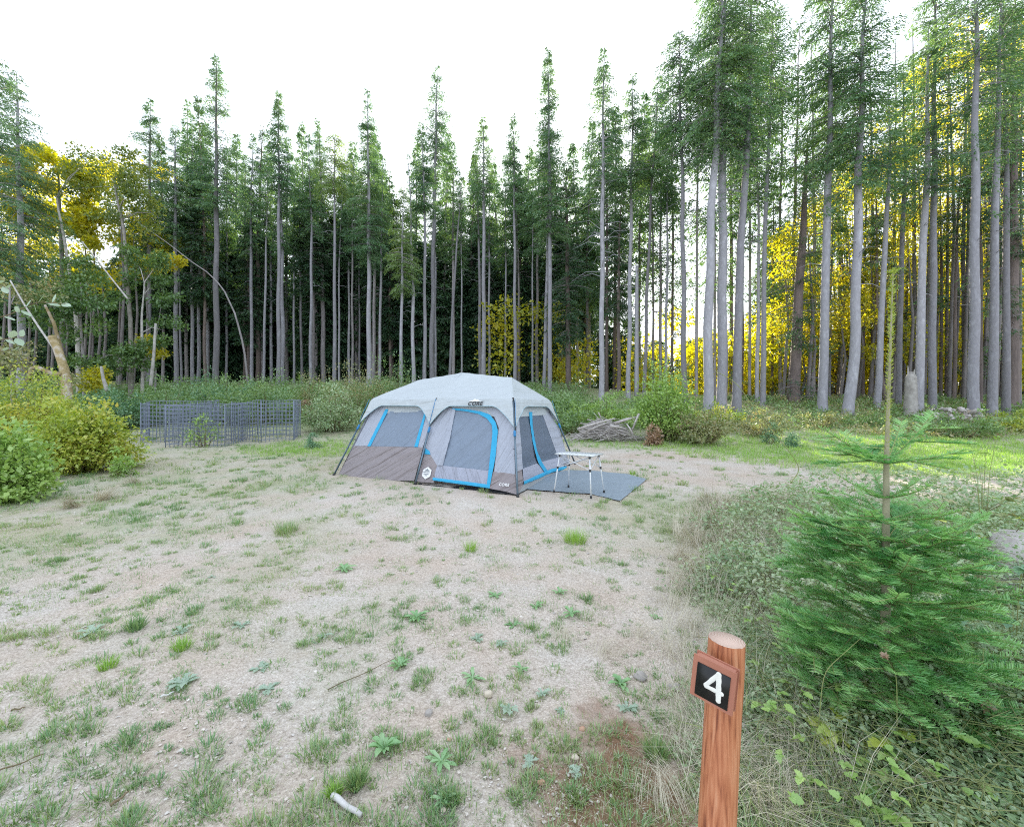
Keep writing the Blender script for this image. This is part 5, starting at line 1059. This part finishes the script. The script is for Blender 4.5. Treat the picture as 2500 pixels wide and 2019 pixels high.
for (px, py, w_p, kd, lb, nl, up) in [(1017, 1511, 70, 'rosette', 'bright rosette left of centre below the tent door', 18, .5), (975, 1632, 70, 'rosette', 'dense rosette left of the round cream pebble', 20, .7), (1154, 1660, 70, 'rosette', 'rosette just above the round cream pebble', 18, .45), (1272, 1639, 55, 'rosette', common, 14, .6), (1324, 1700, 62, 'rosette_p', 'tall pale-leaved rosette right of the round cream pebble', 13, 1.0),
   (1366, 1740, 46, 'rosette_p', common, 12, .3), (1517, 1676, 84, 'rosette', 'large dark-green upright rosette beside the largest grey stone', 26, .9), (1531, 1732, 66, 'rosette_p', 'pale rosette directly below the dark upright one', 14, .4), (1243, 1738, 64, 'rosette_p', common, 13, .35), (937, 1832, 110, 'rosette', 'biggest bright rosette with long leaves in the lower middle foreground', 22, .8),
   (1078, 1865, 90, 'rosette', 'wide light-green rosette right of the biggest bright one', 20, .4), (1291, 1862, 60, 'rosette_p', 'star-shaped grey-green rosette on bare earth near the bottom', 11, .15), (1083, 1964, 70, 'rosette', 'rosette with a grey stone in it at the bottom edge', 13, .7), (1408, 1893, 56, 'rosette_p', common, 12, .7), (1253, 1530, 50, 'rosette', common, 13, .5), (1309, 1483, 52, 'rosette', common, 14, .6),
   (1394, 1502, 66, 'rosette', 'rosette right of centre with curling leaves below the trampled grass', 17, .6), (1210, 1459, 56, 'rosette', common, 13, .5), (1163, 1563, 60, 'rosette_p', common, 14, .4), (1222, 1577, 46, 'rosette_p', common, 12, .4), (840, 1393, 70, 'rosette', common, 20, .6), (1366, 1450, 50, 'rosette', common, 13, .7), (1602, 1511, 50, 'rosette', 'rosette at the edge of the brambles, up and left of the number post', 13, .6),
   (226, 1549, 76, 'rosette_p', 'bluish broad-leaved rosette on the left gravel', 12, .4), (443, 1544, 60, 'rosette_p', common, 14, .3), (590, 1530, 56, 'rosette_p', common, 12, .3), (446, 1672, 80, 'rosette_p', 'grey-green rosette with narrow folded leaves left of centre', 20, .5), (637, 1634, 60, 'rosette_p', common, 13, .3), (656, 1686, 66, 'rosette_p', 'pale starry rosette on open gravel in the left middle', 14, .3), (519, 1412, 30, 'rosette_p', common, 10, .5), (792, 1554, 44, 'rosette_p', common, 12, .3), (1700, 1640, 44, 'rosette', common, 12, .5)]:
    rosette(px, py, w_p, kd, lb, nl, up, lob=(kd == 'rosette_p'), asp=.15 if kd == 'rosette' else .19)
# bright single tufts
def tuft_thing(px, py, wpx, hpx, kind, label, n=160):
    b = gp(px, py); r = wpx / 2 / F * b[1]; h = hpx / F * b[1]; mb = MB(); tufts(mb, np.array([b[0]]), np.array([b[1]]), np.array([float(n)]), np.array([h]), np.array([r * .6]), .004, np.random.default_rng(px), flop=.8); tag(mb.build('grass_tuft', M[kind]), label, 'grass tuft', 'conspicuous grass tufts in the clearing')
for a in [(1150, 1345, 44, 34, 'lawn', 'bright green grass tuft in the gravel below the tent door', 130), (1404, 1325, 78, 40, 'lawn', 'largest bright green grass mound below the camp table', 320), (1545, 1158, 22, 16, 'lawn', 'small bright tuft behind the tarp corner', 60), (330, 1535, 60, 40, 'grass', 'dark green tuft on the left gravel above a row of smaller ones', 220), (870, 1925, 56, 50, 'grass', 'olive tuft of fine blades just above the bleached wood chunk', 260), (815, 1940, 50, 34, 'lawn', 'green tuft at the left side of the bleached wood chunk', 160),
          (1600, 1855, 70, 60, 'grass', 'soft feathery tuft at the left foot of the post', 240), (1105, 1960, 60, 40, 'grass', 'tuft right of the rosette at the bottom edge', 160), (445, 1585, 60, 34, 'lawn', 'yellow-green tuft on the left gravel near a dark low one', 180), (265, 1635, 52, 32, 'lawn', 'light green tuft in the left foreground', 160), (700, 1300, 80, 34, 'grass', 'dark spreading tuft left below the tent corner', 260)]: tuft_thing(*a)

# ---------------------------------------------------------------- brambles and weeds of the right margin
bm_ = MB(); bw = MB(); rg = np.random.default_rng(71)
X0, Y0 = sample_view(9000, rg, 1.35, 9, 1350, 2800); bnn = brushness(X0, Y0); keep = bnn > rg.random(len(X0)) * .9; x, y = X0[keep], Y0[keep]; nC = len(x)
hh = (.05 + .38 * vnoise(x, y, 72, .5) ** 1.3 * 1.3) * np.clip((x - brush_edge(y)) / .8, .35, 1.2) * np.clip(y / 2.6, .55, 1.3)
k = 15; xx = np.repeat(x, k) + rg.normal(size=nC * k) * .055; yy = np.repeat(y, k) + rg.normal(size=nC * k) * .055; zz_ = terr(xx, yy) + np.repeat(hh, k) * rg.random(nC * k) ** .5
sz = (.020 + .022 * np.repeat(rg.random(nC), k)) * np.clip(yy / 3, .75, 1.8); D = rg.normal(size=(nC * k, 3)) * [1, 1, .45]; Nn = ZZ + rg.normal(size=(nC * k, 3)) * .4
bm_.kites(np.stack([xx, yy, zz_], 1), D, Nn, sz, sz * .62, fold=.12)
for i in range(nC // 6):
    p = np.array([x[i], y[i], float(terr(x[i], y[i]))]); a = rg.uniform(0, 6.28); l = .15 + hh[i] * .8; bw.tube([p, p + ZZ * l * .7 + [math.cos(a) * l * .3, math.sin(a) * l * .3, 0], p + ZZ * l * .8 + [math.cos(a) * l, math.sin(a) * l, 0]], [.003, .0025, .001], 3, m=1, cap=False)
bm_.q += [q_ + bm_.n for q_ in bw.q]; bm_.qm += bw.qm; bm_.v += bw.v; bm_.n += bw.n
tag(bm_.build('bramble_cover', [M['bramble'], M['greenstem']]), 'low tangle of small bramble and weed leaves covering the right margin', 'undergrowth', kind='stuff')
gm = MB(); X0, Y0 = sample_view(1700, rg, 1.3, 9, 1350, 2700); bnn = brushness(X0, Y0); keep = bnn > .15; x, y = X0[keep], Y0[keep]
tufts(gm, x, y, np.full(len(x), 9.), .10 + .22 * rg.random(len(x)), np.full(len(x), .05), .0028, rg, flop=1.0, bend=.6); tag(gm.build('margin_grass', M['grass']), 'long arching green grass growing through the brambles', 'grass', kind='stuff')
# (lobed leaves)
# broad lobed leaves (salmonberry / bramble) low in front of the fir
def lobed(mb, p, d, n, L, m=0):
    d = nrm(d); s_ = nrm(np.cross(d, n)); n2 = np.cross(s_, d); prof_ = [(0, 0), (.04, .28), (.22, .46), (.30, .30), (.48, .42), (.60, .26), (.74, .28), (.86, .12), (1, 0)]
    Lf = [p + d * L * a + s_ * L * w + n2 * L * (w * .25 - a * a * .12) for a, w in prof_]; c_ = [p + d * L * a - n2 * L * a * a * .12 for a, w in prof_]; Rt_ = [p + d * L * a - s_ * L * w + n2 * L * (w * .25 - a * a * .12) for a, w in prof_]; k = len(prof_)
    q = []
    for j in range(k - 1): q += [(j, j + 1, k + j + 1, k + j), (k + j, k + j + 1, 2 * k + j + 1, 2 * k + j)]
    mb.add(np.array(Lf + c_ + Rt_), quads=q, m=m)
ll = MB(); X0, Y0 = sample_view(260, rg, 1.4, 5, 1700, 2700); kp = brushness(X0, Y0) > .6
for x_, y_ in zip(X0[kp], Y0[kp]):
    a = rg.uniform(0, 6.28); zt_ = float(terr(x_, y_)) + rg.uniform(.08, .30)
    for k_ in range(3): a2 = a + (k_ - 1) * 1.4; lobed(ll, np.array([x_, y_, zt_]), np.array([math.cos(a2), math.sin(a2), rg.normal() * .25]), ZZ + rg.normal(size=3) * .35, rg.uniform(.022, .042))
tag(ll.build('lobed_weed_leaves', M['shrub_b'], smooth=True), 'light green three-part leaves scattered through the brambles', 'undergrowth', kind='stuff')
def leafy_plant(name, label, px, py, y, n, h, spread, L, kind, stemk='greenstem', cat='plant'):
    b = at(px, py, y); b[2] = terr(b[0], y); rg_ = np.random.default_rng(px + py); root = empty(name, b, label, cat); st = MB(); lf = MB()
    for i in range(n):
        a = rg_.uniform(0, 6.28); r = spread * rg_.random() ** .5; e = b + np.array([math.cos(a) * r, math.sin(a) * r * .8, h * rg_.uniform(.45, 1)]); st.tube([b, (b + e) / 2 + ZZ * h * .2, e], [.004, .003, .002], 4, cap=False)
        for k_ in range(3):
            a2 = a + (k_ - 1) * 1.3 + rg_.normal() * .3; lobed(lf, e, np.array([math.cos(a2), math.sin(a2), -.15 + rg_.normal() * .2]), ZZ + rg_.normal(size=3) * .3, L * rg_.uniform(.6, 1.1))
    st.build('stems', M[stemk], root); lf.build('leaves', M[kind], root, smooth=True)
leafy_plant('lobed_leaf_plant', 'bright yellow-green plant with big lobed leaves in front of the young fir', 2080, 1800, 1.75, 10, .28, .18, .062, 'shrub_y')
leafy_plant('lobed_leaf_plant', 'green lobed-leaf plant at the bottom right below the yellow-green one', 2190, 2030, 1.52, 9, .16, .22, .06, 'shrub_b')
leafy_plant('lobed_leaf_plant', 'dark green leafy plant in the shade at the right under the fir', 2430, 1830, 1.9, 12, .26, .3, .07, 'bramble')
leafy_plant('lobed_leaf_plant', 'grey-green small-leaved plant at the right foot of the number post', 1850, 1960, 1.35, 9, .10, .12, .035, 'bramble')
leafy_plant('broad_leaf_plant', 'broad fresh-green leaves cut by the right edge beside the fir', 2475, 1560, 2.2, 10, .75, .25, .09, 'shrub_g')
leafy_plant('broad_leaf_plant', 'olive leafy stems at the right edge above the tree stump', 2440, 1260, 3.6, 16, .75, .55, .07, 'shrub_y', 'stem')
leafy_plant('broad_leaf_plant', 'loose bush of olive and yellowish leaves behind the fir on the right', 2330, 1230, 4.4, 20, .7, .7, .07, 'shrub_o', 'stem')
leafy_plant('withered_plant', 'stem with curled brown withered leaves to the right of the fir', 2440, 1690, 1.8, 7, .42, .16, .05, 'brown_leaf', 'stem')
leafy_plant('broad_leaf_plant', 'green sprig with a few leaves behind the fir branches at the upper right', 2400, 1080, 4.2, 7, 1.35, .15, .06, 'shrub_b')
# arching dry stalks with seed heads
for i, (pts, y, lb) in enumerate([([(1930, 1180), (1960, 1140), (1850, 1010), (1800, 935), (1745, 905)], 3.6, 'long arching grass stalk bending left in front of the distant trunks'), ([(2190, 1820), (2190, 1650), (2160, 1600)], 1.7, 'wavy green stalk with a brown seed head in front of the fir'), ([(2300, 1860), (2400, 1620), (2400, 1580)], 1.75, 'tall straight green stalk rising at the right of the yellow-green plant'),
                                 ([(2600, 1420), (2400, 1420), (2260, 1415), (2205, 1340), (2210, 1325)], 1.9, 'thin curved stalk with a pale seed head crossing the fir'), ([(2620, 1660), (2400, 1620), (2165, 1580)], 1.75, 'long pale stalk slanting across the lower fir boughs'), ([(1990, 1720), (2010, 1640), (2110, 1550)], 1.8, 'pale grass stalk leaning right over the brambles left of the fir'),
                                 ([(2040, 1930), (2300, 1850), (2290, 1780)], 1.6, 'crooked green stalk in the lower right tangle'), ([(2330, 1990), (2150, 1900), (2620, 1930)], 1.5, 'pale straight stalk lying across the lower right corner')]):
    Q = np.array([at(px, py, y) for px, py in pts]); 
    if i in (1, 2, 5): Q[0][2] = min(Q[0][2], terr(Q[0][0], y))
    s = np.linspace(0, len(Q) - 1, 22); PP = np.stack([np.interp(s, range(len(Q)), Q[:, j]) for j in range(3)], 1)
    for _ in range(3): PP[1:-1] = (PP[:-2] + PP[1:-1] * 2 + PP[2:]) / 4
    mb = MB(); mb.tube(PP, np.linspace(.0026, .0013, 22) * (y / 2), 5)
    if i in (1, 3, 4):
        e = PP[-1]; P_ = np.repeat(e[None], 26, 0); D_2 = np.random.default_rng(i).normal(size=(26, 3)); mb.kites(P_, D_2, D_2[:, ::-1] + .1, .018, .010, m=1)
    tag(mb.build('grass_stalk', [M['greenstem'], M['brown_leaf']]), lb, 'stalk', 'single stalks in the right margin')
# sword ferns
def fern(px, py, y, h, n, label, kind='shrub_o'):
    b = at(px, py, y); b[2] = terr(b[0], y); root = empty('sword_fern', b, label, 'fern'); rg_ = np.random.default_rng(px)
    for i in range(n):
        mb = MB(); a = i * 2.4 + rg_.normal() * .45; l = h * rg_.uniform(.8, 1.15); o_ = rg_.uniform(.25, .6); hd = np.array([math.cos(a), math.sin(a), 0]); sd = np.array([-hd[1], hd[0], 0]); s = np.linspace(0, 1, 26)
        c = b + hd * (s ** 1.4 * l * o_)[:, None] + ZZ * (l * (s - .18 * s ** 3))[:, None]; mb.tube(c, np.linspace(.004, .001, 26), 4, m=1, cap=False); wd = np.sin(np.pi * (s * .9 + .08)) * .07
        for sg in (-1, 1): mb.kites(c, sd * sg + ZZ * .25 + hd * .2, np.cross(sd, ZZ) + rg_.normal(size=(26, 3)) * .2, wd, .016)
        mb.build('frond', [M[kind], M['stem']], root)
fern(2330, 1290, 3.9, .75, 13, 'upright olive-brown sword fern behind the fir on the right')
# grey stump at right edge
st_b = at(2520, 1300, 3.3); st_b[2] = terr(st_b[0], 3.3); mb = MB(); mb.tube([st_b - ZZ * .05, st_b + ZZ * .25, st_b + ZZ * .52], [.30, .24, .22], 14); tag(mb.build('tree_stump', M['deadwood'], smooth=True), 'weathered grey stump at the right edge beside the fir', 'stump')
# leafy twigs reaching in from the left edge
def twig(label, pts, y, leaves, L):
    Q = np.array([at(px, py, y) for px, py in pts]); s = np.linspace(0, len(Q) - 1, 20); PP = np.stack([np.interp(s, range(len(Q)), Q[:, j]) for j in range(3)], 1)
    root = empty('leafy_twig', PP[0], label, 'twig', 'twigs reaching in from the left edge'); mb = MB(); mb.tube(PP, np.linspace(.006, .002, 20), 5); mb.build('twig_stem', M['stem'], root); lf = MB(); rg_ = np.random.default_rng(int(pts[0][1]))
    for i in range(leaves):
        t__ = (i + .5) / leaves; p = PP[int(t__ * 19)]; sg = 1 if i % 2 else -1; d = nrm(PP[-1] - PP[0]) * .6 + np.array([0, -.2 * sg, .45 * sg]) + rg_.normal(size=3) * .2
        nn_ = np.array([0, -.5, 1.0]) + rg_.normal(size=3) * .4; a_ = p; d = nrm(d); s2 = nrm(np.cross(d, nn_)); l = L * rg_.uniform(.8, 1.15)
        pr_ = [(0, 0), (.25, .26), (.5, .34), (.78, .22), (1, 0)]; Lf = [a_ + d * l * u + s2 * l * w for u, w in pr_]; Rt_ = [a_ + d * l * u - s2 * l * w for u, w in pr_]; cc = [a_ + d * l * u - ZZ * l * .06 for u, w in pr_]; k = 5; q = []
        for j in range(4): q += [(j, j + 1, k + j + 1, k + j), (k + j, k + j + 1, 2 * k + j + 1, 2 * k + j)]
        lf.add(np.array(Lf + cc + Rt_), quads=q)
    lf.build('leaves', M['rosette_p'], root, smooth=True)
twig('long leafy twig crossing in front of the dark left wood', [(-120, 800), (20, 770), (90, 738), (160, 742)], 3.4, 13, .085)
twig('short pale-leaved twig just above the mossy trunk', [(-120, 860), (10, 828), (60, 822)], 3.4, 8, .08)
twig('small twig at the left edge above the kinked limb', [(-120, 880), (5, 858), (50, 850)], 3.4, 6, .06)
twig('small leafy twig highest at the left edge', [(-120, 680), (-10, 690), (25, 708)], 3.4, 6, .07)

# ---------------------------------------------------------------- the young fir beside the post
FY = 2.0
fb = at(2165, 1640, FY); fb[2] = terr(fb[0], FY); top = at(2180, 668, FY)
fir = empty('young_fir', fb, 'bushy bright green young fir with a long leader rising behind the number post', 'fir tree')
def fpath(z):
    s = (z - fb[2]) / (top[2] - fb[2]); zs = np.array([fb[2], at(0, 1130, FY)[2], top[2]]); xs = np.array([at(2160, 0, FY)[0], at(2164, 0, FY)[0], top[0]]); return np.array([np.interp(z, zs, xs), FY, z])
zs = np.linspace(fb[2] - .03, top[2], 24); mb = MB(); mb.tube([fpath(z) for z in zs], np.interp(np.linspace(0, 1, 24), [0, .55, .75, 1], [.026, .012, .006, .0025]), 8, m=0); mb.build('trunk', solid('young_bark', (.36, .33, .22), (.26, .24, .15), 12, .8), fir, smooth=True)
rg = np.random.default_rng(123)
nd = MB()
def needles(P0, P1, per=560, L=.036, flat=True, w=.0034, up=.3, m=0):
    """needles along a twig from P0 to P1"""
    l = np.linalg.norm(P1 - P0); n = max(6, int(per * l)); s = rg.random(n); d = nrm(P1 - P0); sd = nrm(np.cross(d, ZZ)); u2 = np.cross(sd, d)
    P = P0 + (P1 - P0) * s[:, None]; a = rg.choice([-1, 1], n) * rg.normal(.0, .28, n) + np.where(rg.random(n) < .5, 0, math.pi) if flat else rg.uniform(0, 6.28, n)
    D = d * .55 + sd * np.cos(a)[:, None] + u2 * (np.abs(np.sin(a)) * .9 + up * .3)[:, None] if flat else d * .8 + sd * np.cos(a)[:, None] + u2 * np.sin(a)[:, None]
    B = np.cross(nrm(D), rg.normal(size=(n, 3)) * .4 + u2); ln = L * rg.uniform(.7, 1.15, n) * (1 - .4 * (s > .95)); P2 = P + nrm(D) * ln[:, None]; B = nrm(B) * w / 2
    V = np.stack([P - B, P + B, P2 + B * .5, P2 - B * .5], 1).reshape(-1, 3); nd.add(V, quads=np.arange(4 * n).reshape(n, 4), m=m)
def bough(c, az, L, el, side=True, curve=.25):
    L = L * .72
    hd = np.array([math.cos(az), math.sin(az), 0]); sd = np.array([-hd[1], hd[0], 0]); s = np.linspace(0, 1, 7)
    pts = c + hd * (s * L * math.cos(el))[:, None] + ZZ * (s * L * math.sin(el) + curve * L * (s ** 2 - s) + .0)[:, None]; nd.tube(pts, np.linspace(.0045, .0014, 7) * (.6 + L), 5, m=1, cap=False)
    for i in range(6): needles(pts[i], pts[i + 1], m=2 if i > 3 else 0)
    if side and L > .25:
        for k_ in range(int(2 + L * 7)):
            q = rg.uniform(.25, .92); p = np.array([np.interp(q, s, pts[:, j]) for j in range(3)]); l = L * (1 - q) * rg.uniform(.5, .8) + .05; sg = -1 if k_ % 2 else 1
            e = p + (hd * .75 + sd * sg * .75 + ZZ * (.05 + rg.normal() * .12)) * l; m_ = (p + e) / 2; nd.tube([p, m_, e], [.003, .0025, .0012], 4, m=1, cap=False); needles(p, m_); needles(m_, e, m=2 if q > .45 else 0)
            if l > .16:
                for sg2 in (-1, 1): q2 = p + (e - p) * .45; e2 = q2 + nrm((e - p) + sd * sg2 * l * .8) * l * .45; needles(q2, e2)
zw = lambda py: at(0, py, FY)[2]
# leader needles
nd_main = nd; nd = MB()
for z0_, z1_ in zip(np.linspace(zw(1110), top[2], 14)[:-1], np.linspace(zw(1110), top[2], 14)[1:]): needles(fpath(z0_), fpath(z1_), per=900, L=.020, flat=False)
for k_ in range(5): needles(top, top + nrm(np.array([math.cos(k_ * 1.26), math.sin(k_ * 1.26), .5])) * .03, L=.018)
nd.build('leader', M['shrub_y'], fir); nd = nd_main
# first whorl: long upturned arms, second and third, then the dense body
for az, L, el in [(2.95, .46, .55), (.25, .56, .66), (.55, .40, .78), (-1.9, .30, .25), (3.4, .44, .25), (5.6, .38, .30), (1.6, .4, .5)]: bough(fpath(zw(1132)), az, L, el, True, .12)
for py_, n_, L_, e_ in [(1215, 5, .30, .42), (1268, 5, .42, .40), (1320, 6, .50, .45)]:
    for k_ in range(n_): bough(fpath(zw(py_)), k_ * 6.283 / n_ + py_, L_ * rg.uniform(.8, 1.15), e_ + rg.normal() * .08)
for lv, (py_, n_, L_, e_) in enumerate([(1345, 7, .50, .62), (1380, 9, .62, .55), (1420, 10, .66, .48), (1465, 10, .70, .38), (1510, 10, .68, .28), (1555, 10, .66, .18), (1600, 10, .62, .08), (1650, 11, .60, .0), (1695, 10, .56, -.06), (1735, 9, .50, -.08)]):
    for k_ in range(n_): 
        z_ = max(zw(py_), fb[2] + .1); bough(fpath(z_ + rg.normal() * .02), k_ * 6.283 / n_ + lv * .9 + rg.normal() * .15, L_ * rg.uniform(.7, 1.12), e_ + rg.normal() * .1)
for _ in range(35):
    z_ = max(zw(rg.uniform(1330, 1720)), fb[2] + .08); bough(fpath(z_), rg.uniform(0, 6.283), rg.uniform(.18, .42), rg.uniform(-.1, .5))
nd.build('crown', [M['sapling'], M['greenstem'], M['sapling_tip']], fir)
